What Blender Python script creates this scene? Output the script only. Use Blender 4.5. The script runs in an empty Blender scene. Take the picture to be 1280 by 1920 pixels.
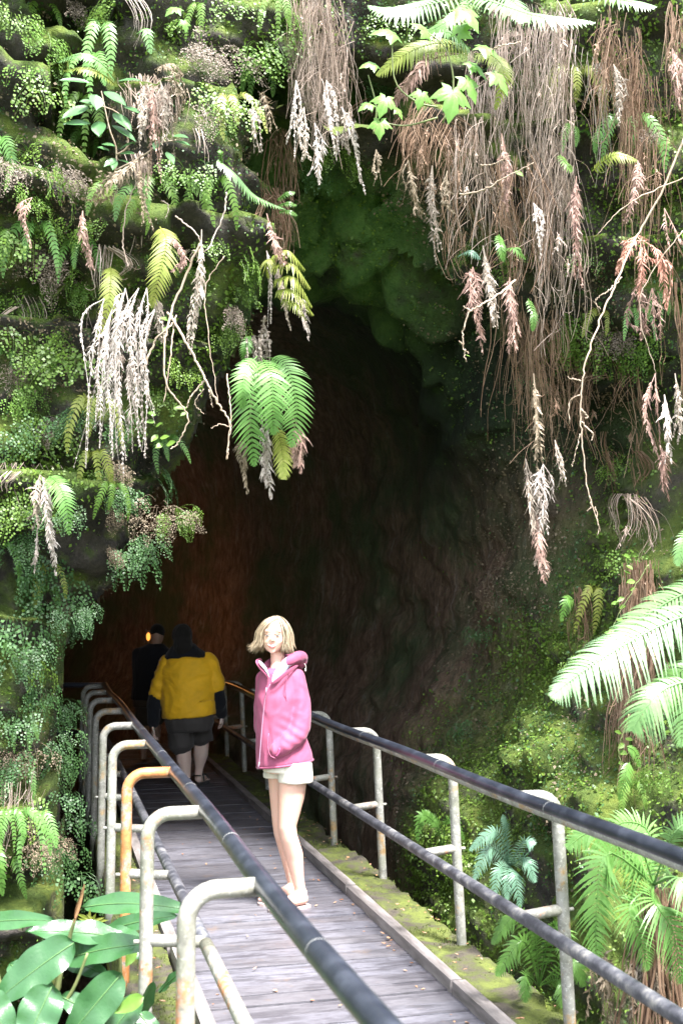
import bpy, bmesh, math, random
import numpy as np
from mathutils import Vector, Matrix
from mathutils.bvhtree import BVHTree

random.seed(7)
RNG = np.random.default_rng(11)
scene = bpy.context.scene
COL = scene.collection
R = math.radians

# ------------------------------------------------------------------ camera
FPX = 2150.0
YAW = math.atan(552 / FPX)
PITCH = math.atan(190 / FPX)
CAMH = 1.7
cam_d = bpy.data.cameras.new('camera')
cam = bpy.data.objects.new('camera', cam_d)
COL.objects.link(cam)
scene.camera = cam
cam.location = (0, 0, CAMH)
cam.rotation_euler = (math.pi / 2 + PITCH, 0, -YAW)
cam_d.sensor_fit = 'HORIZONTAL'
cam_d.sensor_width = 24.0
cam_d.lens = FPX / 1280 * 24.0
cam_d.clip_end = 500
cam_d.clip_start = 0.05
cam_d.dof.use_dof = True
cam_d.dof.focus_distance = 7.2
cam_d.dof.aperture_fstop = 4.0
CM = Matrix.Translation((0, 0, CAMH)) @ Matrix.Rotation(-YAW, 4, 'Z') @ Matrix.Rotation(math.pi / 2 + PITCH, 4, 'X')
CMI = CM.inverted()


def P(px, py, d):
    """point in the place seen at a pixel of the photograph, D metres deep"""
    return CM @ Vector(((px - 640) / FPX * d, (960 - py) / FPX * d, -d))


def proj(v):
    c = CMI @ Vector(v)
    return 640 + FPX * c.x / -c.z, 960 - FPX * c.y / -c.z, -c.z


def solve_y(X, Z, px):
    lo, hi = 0.8, 80.0
    for _ in range(50):
        m = (lo + hi) / 2
        if proj((X, m, Z))[0] > px:
            lo = m
        else:
            hi = m
    return lo


# ------------------------------------------------------------------ tagging
def tag(o, label=None, cat=None, group=None, kind=None):
    if label: o['label'] = label
    if cat: o['category'] = cat
    if group: o['group'] = group
    if kind: o['kind'] = kind
    return o


def empty(name, loc, label, cat, group=None):
    o = bpy.data.objects.new(name, None)
    COL.objects.link(o)
    o.location = loc
    o.empty_display_size = 0.1
    bpy.context.view_layer.update()
    return tag(o, label, cat, group)


# ------------------------------------------------------------------ noise
def _hash(ix, iy, iz, k):
    h = (ix * 374761393 + iy * 668265263 + iz * 2147483647 + k * 1274126177) & 0xffffffff
    h = ((h ^ (h >> 13)) * 1274126177) & 0xffffffff
    return ((h ^ (h >> 16)) & 0xffff) / 65535.0


def vnoise(p, seed=0):
    p = np.asarray(p, float)
    i = np.floor(p).astype(np.int64)
    f = p - i
    u = f * f * f * (f * (f * 6 - 15) + 10)
    r = 0
    for dx in (0, 1):
        for dy in (0, 1):
            for dz in (0, 1):
                w = (u[:, 0] if dx else 1 - u[:, 0]) * (u[:, 1] if dy else 1 - u[:, 1]) * (u[:, 2] if dz else 1 - u[:, 2])
                r = r + w * _hash(i[:, 0] + dx, i[:, 1] + dy, i[:, 2] + dz, seed)
    return r * 2 - 1


def fbm(p, octv=4, seed=0, gain=.5, lac=2.03):
    a, s, t = 1.0, 0, 0
    p = np.array(p, float)
    for k in range(octv):
        s = s + a * vnoise(p + 17.3 * k, seed + k)
        t += a
        a *= gain
        p = p * lac
    return s / t


def cells(p, seed=3):
    """(F1, F2) of a cellular noise"""
    p = np.asarray(p, float)
    i = np.floor(p).astype(np.int64)
    f1 = np.full(len(p), 9.0)
    f2 = np.full(len(p), 9.0)
    for dx in (-1, 0, 1):
        for dy in (-1, 0, 1):
            for dz in (-1, 0, 1):
                c = i + np.array([dx, dy, dz])
                q = np.stack([c[:, k] + _hash(c[:, 0], c[:, 1], c[:, 2], seed + k) for k in range(3)], 1)
                d = np.linalg.norm(q - p, axis=1)
                f2 = np.where(d < f1, f1, np.minimum(f2, d))
                f1 = np.minimum(f1, d)
    return f1, f2


# ------------------------------------------------------------------ mesh builder
class MB:
    def __init__(s):
        s.v = []; s.f = []; s.m = []; s.mi = 0

    def add(s, vs, fs):
        b = len(s.v)
        s.v.extend([tuple(x) for x in vs])
        for f in fs:
            s.f.append(tuple(b + i for i in f)); s.m.append(s.mi)

    def tube(s, pts, rad, n=8, cap=True):
        pts = [Vector(p) for p in pts]
        if not hasattr(rad, '__len__'): rad = [rad] * len(pts)
        k = len(pts)
        vs = []; fs = []
        T = (pts[1] - pts[0]).normalized()
        ref = Vector((0, 0, 1)) if abs(T.z) < .9 else Vector((1, 0, 0))
        N = T.cross(ref).normalized()
        for i, p in enumerate(pts):
            t = (pts[min(i + 1, k - 1)] - pts[max(i - 1, 0)])
            T = t.normalized() if t.length > 1e-9 else T
            N = (N - T * N.dot(T))
            N = N.normalized() if N.length > 1e-6 else T.orthogonal().normalized()
            B = T.cross(N)
            for j in range(n):
                a = 2 * math.pi * j / n
                vs.append(p + (N * math.cos(a) + B * math.sin(a)) * rad[i])
        for i in range(k - 1):
            for j in range(n):
                a = i * n + j; b = i * n + (j + 1) % n
                fs.append((a, b, b + n, a + n))
        if cap:
            fs.append(tuple(range(n - 1, -1, -1)))
            fs.append(tuple((k - 1) * n + j for j in range(n)))
        s.add(vs, fs)

    def box(s, lo, hi, jit=0):
        x0, y0, z0 = lo; x1, y1, z1 = hi
        vs = [(x, y, z) for z in (z0, z1) for y in (y0, y1) for x in (x0, x1)]
        if jit: vs = [tuple(c + random.uniform(-jit, jit) for c in v) for v in vs]
        s.add(vs, [(0, 2, 3, 1), (4, 5, 7, 6), (0, 1, 5, 4), (2, 6, 7, 3), (0, 4, 6, 2), (1, 3, 7, 5)])

    def ball(s, c, r, nu=12, nv=8, rot=None):
        if not hasattr(r, '__len__'): r = (r, r, r)
        c = Vector(c)
        vs = []; fs = []
        for i in range(nv + 1):
            ph = math.pi * i / nv
            for j in range(nu):
                th = 2 * math.pi * j / nu
                q = Vector((math.sin(ph) * math.cos(th) * r[0], math.sin(ph) * math.sin(th) * r[1], math.cos(ph) * r[2]))
                if rot: q = rot @ q
                vs.append(c + q)
        for i in range(nv):
            for j in range(nu):
                a = i * nu + j; b = i * nu + (j + 1) % nu
                fs.append((a, a + nu, b + nu, b))
        s.add(vs, fs)

    def cap(s, a, b, ra, rb, n=14, sq=1.0, up=None):
        """tapered capsule between two spheres"""
        a = Vector(a); b = Vector(b)
        s.ball(a, ra, n, 8); s.ball(b, rb, n, 8)
        s.tube([a, b], [ra, rb], n)

    def strip(s, c, side, w):
        """ribbon through centre points C, half widths W along SIDE vectors; three verts across so that it can fold"""
        vs = []; fs = []
        for p, sd, ww in zip(c, side, w):
            vs += [p - sd * ww, p + sd * ww]
        for i in range(len(c) - 1):
            fs.append((2 * i, 2 * i + 1, 2 * i + 3, 2 * i + 2))
        s.add(vs, fs)

    def mesh(s, name):
        me = bpy.data.meshes.new(name)
        me.from_pydata([tuple(v) for v in s.v], [], s.f)
        if any(s.m): me.polygons.foreach_set('material_index', s.m)
        me.update()
        return me

    def obj(s, name, mat, parent=None, smooth=True, loc=None):
        me = s.mesh(name)
        return link(name, me, mat, parent, smooth, loc)


def link(name, me, mat, parent=None, smooth=True, loc=None):
    for m in (mat if isinstance(mat, (list, tuple)) else [mat]):
        me.materials.append(m)
    if smooth and len(me.polygons):
        me.polygons.foreach_set('use_smooth', [True] * len(me.polygons))
    o = bpy.data.objects.new(name, me)
    COL.objects.link(o)
    if loc is not None: o.location = loc
    if parent is not None:
        o.parent = parent
        if loc is None:      # geometry was given in place coordinates
            o.matrix_parent_inverse = parent.matrix_world.inverted()
    return o


# ------------------------------------------------------------------ materials
def newmat(name):
    m = bpy.data.materials.new(name)
    m.use_nodes = True
    nt = m.node_tree
    nt.nodes.clear()
    out = nt.nodes.new('ShaderNodeOutputMaterial')
    return m, nt, out


def nd(nt, t, **k):
    n = nt.nodes.new(t)
    for a, b in k.items():
        if a == 'ins':
            for i, v in b.items():
                if isinstance(v, bpy.types.NodeSocket): nt.links.new(v, n.inputs[i])
                else: n.inputs[i].default_value = v
        else: setattr(n, a, b)
    return n


def c4(c): return (c[0], c[1], c[2], 1)


def ramp(nt, fac, stops):
    r = nt.nodes.new('ShaderNodeValToRGB')
    nt.links.new(fac, r.inputs[0])
    e = r.color_ramp.elements
    while len(e) < len(stops): e.new(.5)
    for i, (p, c) in enumerate(stops):
        e[i].position = p
        e[i].color = c4(c) if hasattr(c, '__len__') else (c, c, c, 1)
    return r.outputs[0]


def mix(nt, fac, a, b):
    n = nt.nodes.new('ShaderNodeMix'); n.data_type = 'RGBA'
    for i, v in ((0, fac), (6, a), (7, b)):
        if isinstance(v, bpy.types.NodeSocket): nt.links.new(v, n.inputs[i])
        else: n.inputs[i].default_value = v if i == 0 else c4(v)
    return n.outputs[2]


def noise(nt, scale, detail=6, rough=.6, vec=None, dist=0):
    n = nd(nt, 'ShaderNodeTexNoise', ins={'Scale': scale, 'Detail': detail, 'Roughness': rough, 'Distortion': dist})
    if vec is not None: nt.links.new(vec, n.inputs['Vector'])
    return n.outputs[0]


def mat_noise(name, cols, scale=8, rough=.8, bump=.3, bscale=40, bdist=.01, spec=.3, metallic=0, extra=None, stretch=None, sheen=0):
    """procedural surface: a colour ramp over noise in object space, with bump"""
    m, nt, out = newmat(name)
    tc = nd(nt, 'ShaderNodeTexCoord')
    vec = tc.outputs['Object']
    if stretch:
        mp = nd(nt, 'ShaderNodeMapping', ins={'Vector': vec, 'Scale': stretch})
        vec = mp.outputs[0]
    f = noise(nt, scale, 8, .62, vec)
    k = len(cols)
    colr = ramp(nt, f, [(.32 + .36 * i / max(1, k - 1), c) for i, c in enumerate(cols)])
    if extra: colr = extra(nt, vec, colr)
    b = nd(nt, 'ShaderNodeBump', ins={'Strength': bump, 'Distance': bdist, 'Height': noise(nt, bscale, 6, .65, vec)})
    p = nd(nt, 'ShaderNodeBsdfPrincipled', ins={'Base Color': colr, 'Roughness': rough, 'Metallic': metallic, 'Specular IOR Level': spec, 'Normal': b.outputs[0]})
    nt.links.new(p.outputs[0], out.inputs[0])
    return m


def mat_leaf(name, cols, trans=.35, rough=.45, spec=.4, vein=0):
    """thin leaf: colour differs from leaf to leaf, light comes through"""
    m, nt, out = newmat(name)
    g = nd(nt, 'ShaderNodeNewGeometry')
    oi = nd(nt, 'ShaderNodeObjectInfo')
    tc = nd(nt, 'ShaderNodeTexCoord')
    a = nd(nt, 'ShaderNodeMath', operation='MULTIPLY', ins={0: g.outputs['Random Per Island'], 1: .65})
    b = nd(nt, 'ShaderNodeMath', operation='MULTIPLY_ADD', ins={0: oi.outputs['Random'], 1: .35, 2: a.outputs[0]})
    colr = ramp(nt, b.outputs[0], [(i / max(1, len(cols) - 1), c) for i, c in enumerate(cols)])
    nz = noise(nt, 22, 4, .6, tc.outputs['Object'])
    colr = mix(nt, ramp(nt, nz, [(.35, 0), (.7, .55)]), colr, cols[0])
    bp = nd(nt, 'ShaderNodeBump', ins={'Strength': .25, 'Distance': .004, 'Height': noise(nt, 90, 3, .6, tc.outputs['Object'])})
    p = nd(nt, 'ShaderNodeBsdfPrincipled', ins={'Base Color': colr, 'Roughness': rough, 'Specular IOR Level': spec, 'Normal': bp.outputs[0]})
    t = nd(nt, 'ShaderNodeBsdfTranslucent', ins={'Color': colr})
    mx = nd(nt, 'ShaderNodeMixShader', ins={0: trans, 1: p.outputs[0], 2: t.outputs[0]})
    nt.links.new(mx.outputs[0], out.inputs[0])
    return m


M = {}
M['leaf_green'] = mat_leaf('leaf_green', [(.065, .125, .02), (.115, .20, .028), (.20, .30, .05)])
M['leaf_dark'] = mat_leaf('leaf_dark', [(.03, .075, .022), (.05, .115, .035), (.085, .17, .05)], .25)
M['leaf_lime'] = mat_leaf('leaf_lime', [(.09, .19, .03), (.14, .25, .045), (.20, .30, .06)], .45)
M['fern_green'] = mat_leaf('fern_green', [(.07, .16, .03), (.10, .21, .045), (.14, .26, .06)], .4, .35)
M['fern_silver'] = mat_leaf('fern_silver', [(.07, .15, .095), (.11, .20, .135), (.16, .26, .19)], .3, .3)
M['fern_gold'] = mat_leaf('fern_gold', [(.17, .22, .03), (.26, .30, .06), (.34, .34, .10)], .4)
M['fern_pale'] = mat_leaf('fern_pale', [(.11, .22, .075), (.15, .28, .10), (.20, .33, .14)], .35, .35)
M['dead_pink'] = mat_leaf('dead_pink', [(.16, .09, .075), (.26, .16, .13), (.36, .25, .20)], .2, .7)
M['dead_grey'] = mat_leaf('dead_grey', [(.16, .125, .10), (.27, .22, .18), (.40, .35, .30)], .2, .7)
M['dead_tuft'] = mat_leaf('dead_tuft', [(.10, .075, .045), (.20, .15, .10), (.30, .24, .18)], .2, .7)
M['dead_pale'] = mat_leaf('dead_pale', [(.24, .19, .16), (.36, .31, .28), (.48, .43, .40)], .2, .6)
M['root'] = mat_leaf('root', [(.11, .06, .035), (.20, .12, .075), (.30, .21, .15)], .05, .7)
M['root_pale'] = mat_leaf('root_pale', [(.19, .135, .10), (.34, .26, .22), (.52, .44, .40)], .05, .65)
M['dead_rose'] = mat_leaf('dead_rose', [(.30, .13, .09), (.40, .20, .15), (.52, .32, .26)], .2, .7)
M['dead_white'] = mat_leaf('dead_white', [(.26, .21, .18), (.38, .33, .30), (.50, .46, .43)], .15, .6)
M['fern_lite'] = mat_leaf('fern_lite', [(.11, .25, .055), (.15, .30, .08), (.20, .36, .12)], .4, .35)
M['fern_white'] = mat_leaf('fern_white', [(.15, .27, .13), (.20, .32, .16), (.25, .37, .20)], .35, .35)
M['dead_mid'] = mat_leaf('dead_mid', [(.10, .075, .055), (.19, .15, .12), (.31, .26, .22)], .2, .7)
M['twig'] = mat_noise('twig', [(.22, .16, .11), (.38, .30, .24)], 30, .7, .3, 120, .002)
M['ginger'] = mat_leaf('ginger', [(.022, .07, .024), (.034, .10, .034), (.05, .13, .042)], .22, .3, .5)
M['midrib'] = mat_noise('midrib', [(.05, .11, .035), (.07, .14, .045)], 20, .5)
M['stem'] = mat_noise('stem', [(.10, .14, .05), (.16, .16, .07)], 20, .5, .2, 80, .002)
M['bract'] = mat_noise('bract', [(.20, .10, .05), (.30, .18, .09)], 20, .6, .2, 80, .002)
M['broad'] = mat_leaf('broad', [(.05, .13, .045), (.07, .17, .06), (.10, .21, .08)], .3, .3, .5)
M['maple'] = mat_leaf('maple', [(.10, .24, .04), (.15, .30, .06), (.22, .36, .08)], .45, .4)


def mat_rock():
    m, nt, out = newmat('mossy_rock')
    tc = nd(nt, 'ShaderNodeTexCoord')
    vec = tc.outputs['Object']
    sep = nd(nt, 'ShaderNodeSeparateXYZ', ins={0: vec})
    g = nd(nt, 'ShaderNodeNewGeometry')
    big = noise(nt, .9, 5, .6, vec)
    mid = noise(nt, 3.2, 8, .65, vec, .4)
    fine = noise(nt, 26, 8, .7, vec)
    rock = ramp(nt, noise(nt, 5, 10, .7, vec), [(.3, (.022, .02, .02)), (.5, (.06, .052, .048)), (.62, (.10, .085, .075)), (.75, (.17, .15, .14))])
    moss = ramp(nt, mid, [(.3, (.04, .07, .018)), (.45, (.085, .125, .026)), (.6, (.15, .19, .034)), (.76, (.25, .26, .045))])
    moss = mix(nt, ramp(nt, fine, [(.35, 0), (.65, .6)]), moss, (.06, .10, .018))
    mm = nd(nt, 'ShaderNodeMath', operation='MULTIPLY_ADD', ins={0: noise(nt, 1.7, 7, .7, vec), 1: 1.0, 2: -.02})
    sn = nd(nt, 'ShaderNodeSeparateXYZ', ins={0: g.outputs['Normal']})
    mz = nd(nt, 'ShaderNodeMath', operation='MULTIPLY_ADD', ins={0: sn.outputs[2], 1: .16, 2: mm.outputs[0]})
    outside = mix(nt, ramp(nt, mz.outputs[0], [(.38, 0), (.52, 1)]), rock, moss)
    # inside the tunnel: bare iron-brown lava with pale seep streaks
    mp = nd(nt, 'ShaderNodeMapping', ins={'Vector': vec, 'Scale': (1.6, 1.6, .5)})
    brown = ramp(nt, noise(nt, 9, 10, .78, mp.outputs[0], .1), [(.3, (.03, .022, .017)), (.46, (.11, .072, .05)), (.58, (.19, .125, .088)), (.74, (.32, .24, .19))])
    mp2 = nd(nt, 'ShaderNodeMapping', ins={'Vector': vec, 'Scale': (3.2, 3.2, .55), 'Rotation': (0, .25, 0)})
    seep = ramp(nt, noise(nt, 2.6, 6, .75, mp2.outputs[0], .35), [(.56, 0), (.68, .6)])
    brown = mix(nt, seep, brown, (.32, .27, .24))
    algae = ramp(nt, big, [(.46, 0), (.62, .75)])
    brown = mix(nt, algae, brown, (.045, .085, .035))
    yy = nd(nt, 'ShaderNodeMath', operation='MULTIPLY_ADD', ins={0: big, 1: 2.2, 2: sep.outputs[1]})
    # the moss stops where the daylight gives out; the low bank carries it furthest in
    zz = nd(nt, 'ShaderNodeMath', operation='MULTIPLY_ADD', ins={0: sep.outputs[2], 1: -.25, 2: yy.outputs[0]})
    zs_ = nd(nt, 'ShaderNodeMapRange', ins={0: sep.outputs[2], 1: 1.0, 2: 2.6})
    xs_ = nd(nt, 'ShaderNodeMapRange', ins={0: sep.outputs[0], 1: 2.3, 2: 3.1, 3: 0.0, 4: 1.5})
    xz_ = nd(nt, 'ShaderNodeMath', operation='MULTIPLY', ins={0: zs_.outputs[0], 1: xs_.outputs[0]})
    yy = nd(nt, 'ShaderNodeMath', operation='ADD', ins={0: yy.outputs[0], 1: xz_.outputs[0]})
    inner = nd(nt, 'ShaderNodeMapRange', ins={0: yy.outputs[0], 1: 8.6, 2: 10.2})
    # high behind the lip: dark green rock with canopy shade painted into its colour
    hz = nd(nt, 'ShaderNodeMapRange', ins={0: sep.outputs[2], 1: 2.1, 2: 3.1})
    shade_green = ramp(nt, mid, [(.35, (.012, .016, .012)), (.55, (.022, .036, .018)), (.7, (.04, .07, .026))])
    brown = mix(nt, nd(nt, 'ShaderNodeMath', operation='MULTIPLY', ins={0: hz.outputs[0], 1: nd(nt, 'ShaderNodeMapRange', ins={0: sep.outputs[1], 1: 12.5, 2: 9.5}).outputs[0]}).outputs[0], brown, shade_green)
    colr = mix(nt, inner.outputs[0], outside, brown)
    # velvety moss on the boulders of the arch
    ay = nd(nt, 'ShaderNodeMapRange', ins={0: sep.outputs[1], 1: 9.4, 2: 8.4})
    az = nd(nt, 'ShaderNodeMapRange', ins={0: sep.outputs[2], 1: 3.3, 2: 3.8})
    ax = nd(nt, 'ShaderNodeMapRange', ins={0: sep.outputs[0], 1: 3.0, 2: 2.3})
    am = nd(nt, 'ShaderNodeMath', operation='MULTIPLY', ins={0: ay.outputs[0], 1: nd(nt, 'ShaderNodeMath', operation='MULTIPLY', ins={0: az.outputs[0], 1: ax.outputs[0]}).outputs[0]})
    am = nd(nt, 'ShaderNodeMath', operation='MULTIPLY', ins={0: am.outputs[0], 1: nd(nt, 'ShaderNodeMapRange', ins={0: sep.outputs[1], 1: 6.95, 2: 7.35}).outputs[0]})
    am = nd(nt, 'ShaderNodeMath', operation='MULTIPLY', ins={0: am.outputs[0], 1: ramp(nt, noise(nt, 2.4, 6, .7, vec), [(.38, .1), (.5, 1)])})
    colr = mix(nt, am.outputs[0], colr, ramp(nt, noise(nt, 12, 6, .7, vec), [(.35, (.05, .12, .03)), (.65, (.12, .22, .06))]))
    h = nd(nt, 'ShaderNodeMath', operation='ADD', ins={0: noise(nt, 14, 10, .75, vec), 1: fine})
    b = nd(nt, 'ShaderNodeBump', ins={'Strength': .9, 'Distance': .05, 'Height': h.outputs[0]})
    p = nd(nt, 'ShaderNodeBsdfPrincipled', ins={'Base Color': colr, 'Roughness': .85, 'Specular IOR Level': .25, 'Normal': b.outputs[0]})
    nt.links.new(p.outputs[0], out.inputs[0])
    return m


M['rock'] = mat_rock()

# ------------------------------------------------------------------ cave tube and cliff
CX, CZ = 1.45, 1.3
_ring = [(-180, 2.1), (-150, 2.5), (-120, 3.2), (-90, 3.2), (-62, 2.5), (-48, 1.85), (-38, 1.62), (-22, 1.66), (-5, 1.86), (12, 2.02),
         (30, 2.25), (45, 2.5), (60, 2.72), (75, 2.86), (90, 2.85), (105, 2.75), (120, 2.5), (150, 2.15), (180, 2.1)]


def ring_r(a):
    return np.interp((a + 180) % 360 - 180, [k for k, _ in _ring], [k for _, k in _ring])


def smooth01(x):
    x = np.clip(x, 0, 1)
    return x * x * (3 - 2 * x)


def grid_faces(nu, nv):
    i, j = np.meshgrid(np.arange(nu - 1), np.arange(nv - 1), indexing='ij')
    a = (i * nv + j).ravel()
    return np.stack([a, a + 1, a + nv + 1, a + nv], 1)


def mesh_np(name, v, f):
    me = bpy.data.meshes.new(name)
    me.vertices.add(len(v)); me.vertices.foreach_set('co', np.asarray(v, np.float32).ravel())
    me.loops.add(f.size); me.loops.foreach_set('vertex_index', f.ravel().astype(np.int32))
    me.polygons.add(len(f))
    me.polygons.foreach_set('loop_start', np.arange(0, f.size, f.shape[1], dtype=np.int32))
    me.update(calc_edges=True)
    me.validate()
    return me


def rough_rock(p, k=1.0):
    """scalar displacement of rock: lumps, strata and crumbly detail"""
    q = np.array(p, float)
    d = .34 * fbm(q * [.75, .75, 1.0], 3, 5)
    d = d + .17 * (np.abs(fbm(q * [1.5, 1.5, 2.6], 4, 21)) * 2 - .6)
    f1, f2 = cells(q * [1.7, 1.7, 2.5] + .3 * fbm(q * 2, 2, 9)[:, None], 4)
    d = d + .12 * (np.clip((f2 - f1) * 2.2, 0, 1) - .6)
    d = d + .05 * fbm(q * 7, 4, 33)
    return d * k


def build_tube():
    ys = np.concatenate([np.arange(2.2, 7.4, .055), np.arange(7.4, 12, .05), np.arange(12, 26.01, .14)])
    an = np.arange(-180, 180.01, 1.25)
    Y, A = np.meshgrid(ys, an, indexing='ij')
    r = ring_r(A)
    deep = np.clip(Y - 9.5, 0, None)
    r = r * (1 + .22 * smooth01((Y - 8.3) / 2.5) * smooth01((A - 20) / 50)) * (1 - .0 * deep)
    end = smooth01((Y - 20.5) / 5.5)
    r = r * (1 - .97 * end)
    r = r * (1 + .20 * smooth01((8.0 - Y) / .9) * smooth01((A - 15) / 20) * smooth01((150 - A) / 30))
    cx = CX - .035 * deep ** 2
    fl = np.clip(7.6 - Y, 0, None)
    ca, sa = np.cos(np.radians(A)), np.sin(np.radians(A))
    X = cx + r * ca * (1 + .0 * fl) + fl * .13 * smooth01((A + 80) / 50)
    Z = CZ + r * sa * np.where(sa < 0, 1 + .05 * np.clip(Y - 9, 0, 3), 1)
    # the tunnel floor rises to the walkway deep inside
    fz = -1.9 + 1.82 * smooth01((Y - 9.8) / 2.4)
    Z = np.where((sa < 0) & (Y > 9), np.maximum(Z, fz), Z)
    pts = np.stack([X, Y, Z], -1).reshape(-1, 3)
    nx, nz = -ca.ravel(), -sa.ravel()
    k = np.interp(pts[:, 1], [2, 6.8, 8.6, 13], [1, .95, .5, .4])
    d = rough_rock(pts) * k
    # jointed boulders form the rim of the arch
    ar = (smooth01((pts[:, 1] - 6.9) / .5) * smooth01((9.6 - pts[:, 1]) / .8) * smooth01((pts[:, 2] - 3.0) / .6))
    g1, g2 = cells(pts * [1.5, 1.7, 2.2] + .35 * fbm(pts * 1.8, 2, 14)[:, None], 31)
    d = d + ar * (.30 * (np.clip((g2 - g1) * 3.2, 0, 1) ** .6 - .75) + .06 * fbm(pts * 9, 3, 15))
    isfloor = (np.abs(pts[:, 2] - fz.ravel()) < .02) & (pts[:, 1] > 9)
    d = np.where(isfloor, d * .1, d)
    pts[:, 0] += nx * d
    pts[:, 2] += nz * d
    pts[:, 1] += .25 * d
    pts[:, 2] = np.where(isfloor, np.minimum(pts[:, 2], -.06), pts[:, 2])
    f = grid_faces(len(ys), len(an))
    c = pts[f].mean(1)
    a = A.ravel()[f].mean(1)
    keep = (c[:, 1] > 7.55) | ((a > -95) & (a < 42)) | ((c[:, 1] > 6.75) & (a > 0) & (a < 125))
    f = f[keep]
    used = np.unique(f)
    mp = -np.ones(len(pts), int); mp[used] = np.arange(len(used))
    return mesh_np('lava_tunnel', pts[used], mp[f])


def poly_sd(px, pz, poly):
    d = np.full(px.shape, 1e9); inside = np.zeros(px.shape, bool)
    n = len(poly)
    for i in range(n):
        x0, z0 = poly[i]; x1, z1 = poly[(i + 1) % n]
        ex, ez = x1 - x0, z1 - z0
        t = np.clip(((px - x0) * ex + (pz - z0) * ez) / (ex * ex + ez * ez), 0, 1)
        d = np.minimum(d, np.hypot(px - x0 - t * ex, pz - z0 - t * ez))
        c = (z0 > pz) != (z1 > pz)
        with np.errstate(divide='ignore', invalid='ignore'):
            inside ^= c & (px < (x1 - x0) * (pz - z0) / (z1 - z0 + 1e-12) + x0)
    return np.where(inside, -d, d)


HOLE = [(.12, -4), (.14, .0), (.08, .5), (.10, 1.2), (.16, 1.62), (.42, 1.86), (.62, 2.2), (.72, 2.55), (.95, 2.9), (1.2, 3.35), (1.4, 3.85), (1.55, 4.2), (2.0, 4.35),
        (2.4, 4.22), (2.75, 3.9), (3.0, 3.55), (3.3, 3.2), (3.9, 2.95), (8, 2.8), (8, -4)]


def build_cliff():
    xs = np.arange(-4.5, 6.51, .033); zs = np.arange(-3.4, 8.01, .033)
    X, Z = np.meshgrid(xs, zs, indexing='ij')
    sd = poly_sd(X, Z, HOLE)
    w = .08 * fbm(np.stack([X.ravel() * 2.2, Z.ravel() * 2.2, X.ravel() * 0], 1), 3, 77).reshape(X.shape)
    s = sd + w
    Y = 7.1 - .55 * smooth01((X - 2.2) / 1.6) - .5 * smooth01((.3 - X) / 2.5)
    Y = Y - .45 * smooth01((Z - 2.0) / 2.2) + .9 * smooth01((Z - 5.6) / 2.0) * 1.6
    Y = Y + .75 * np.exp(-np.clip(s, 0, None) / .16)
    # stepped overhanging bands on the left wall
    band = Z * 1.25 + .5 * fbm(np.stack([X.ravel() * .9, X.ravel() * 0, Z.ravel() * .5], 1), 3, 50).reshape(X.shape)
    fr = band - np.floor(band)
    Y = Y + .34 * (.5 - fr) * (1 - smooth01((Z - 5) / 2))
    hol = fbm(np.stack([X.ravel() * 1.5, X.ravel() * 0 + 4, Z.ravel() * 2.4], 1), 3, 58).reshape(X.shape)
    Y = Y + .75 * smooth01((hol - .18) / .16) * (X < 2.2)
    pts = np.stack([X, Y, Z], -1).reshape(-1, 3)
    d = rough_rock(pts * 1.0 + 3.7)
    pts[:, 1] -= d * .95
    pts[:, 2] -= d * .25
    f = grid_faces(len(xs), len(zs))[:, ::-1]
    c = s.ravel()[f].mean(1)
    f = f[c > 0]
    used = np.unique(f)
    mp = -np.ones(len(pts), int); mp[used] = np.arange(len(used))
    return mesh_np('cliff', pts[used], mp[f])


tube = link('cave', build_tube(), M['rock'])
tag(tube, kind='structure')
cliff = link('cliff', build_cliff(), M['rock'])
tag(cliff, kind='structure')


def build_ground():
    xs = np.concatenate([np.linspace(-60, -5, 40), np.arange(-4.8, 7, .12), np.linspace(7.2, 60, 40)])
    ys = np.concatenate([np.linspace(-60, -1, 40), np.arange(-.8, 8.6, .12)])
    X, Y = np.meshgrid(xs, ys, indexing='ij')
    Z = -3.0 + 2.6 * smooth01((2.2 - Y) / 1.6)
    Z = Z + 2.0 * smooth01((-X - .4) / 2.2) * smooth01((5.2 - Y) / 2) + 1.6 * smooth01((X - 2.9) / 1.2)
    Z = np.minimum(Z, -.28)
    # unseen pit banks, added behind and to the sides to block the low sky
    rim = np.hypot((X - 1) * .95, np.minimum(Y - 3, 0))
    Z = Z + 11.5 * smooth01((rim - 6.5) / 5.5)
    pts = np.stack([X, Y, Z], -1).reshape(-1, 3)
    near = np.exp(-(np.hypot(pts[:, 0] - 1, pts[:, 1] - 4) / 8) ** 2)
    pts[:, 2] += .25 * fbm(pts * 1.6, 4, 8) * near
    pts[:, 2] = np.where((pts[:, 1] < 2.4), np.minimum(pts[:, 2], -.2), pts[:, 2])
    return mesh_np('ground', pts, grid_faces(len(xs), len(ys))[:, ::-1])


tag(link('ground', build_ground(), M['rock']), kind='structure')

bpy.context.view_layer.update()


def bvh_of(objs):
    vs = []; fs = []
    for o in objs:
        b = len(vs)
        vs += [v.co.copy() for v in o.data.vertices]
        fs += [tuple(b + i for i in p.vertices) for p in o.data.polygons]
    return BVHTree.FromPolygons(vs, fs)


BVH = bvh_of([tube, cliff])
ORIG = Vector((0, 0, CAMH))


def hit(px, py):
    d = (P(px, py, 1.0) - ORIG).normalized()
    loc, nor, idx, dist = BVH.ray_cast(ORIG, d)
    if loc is None: return None, None, None
    if nor.dot(d) > 0: nor = -nor
    return loc, nor, -(CMI @ loc).z


def at(px, py, off=.12, dmax=8.2):
    """a place a little in front of the rock seen at a pixel"""
    l, n, d = hit(px, py)
    if l is None or d > dmax: d = 6.9
    return P(px, py, d - off)

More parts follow.
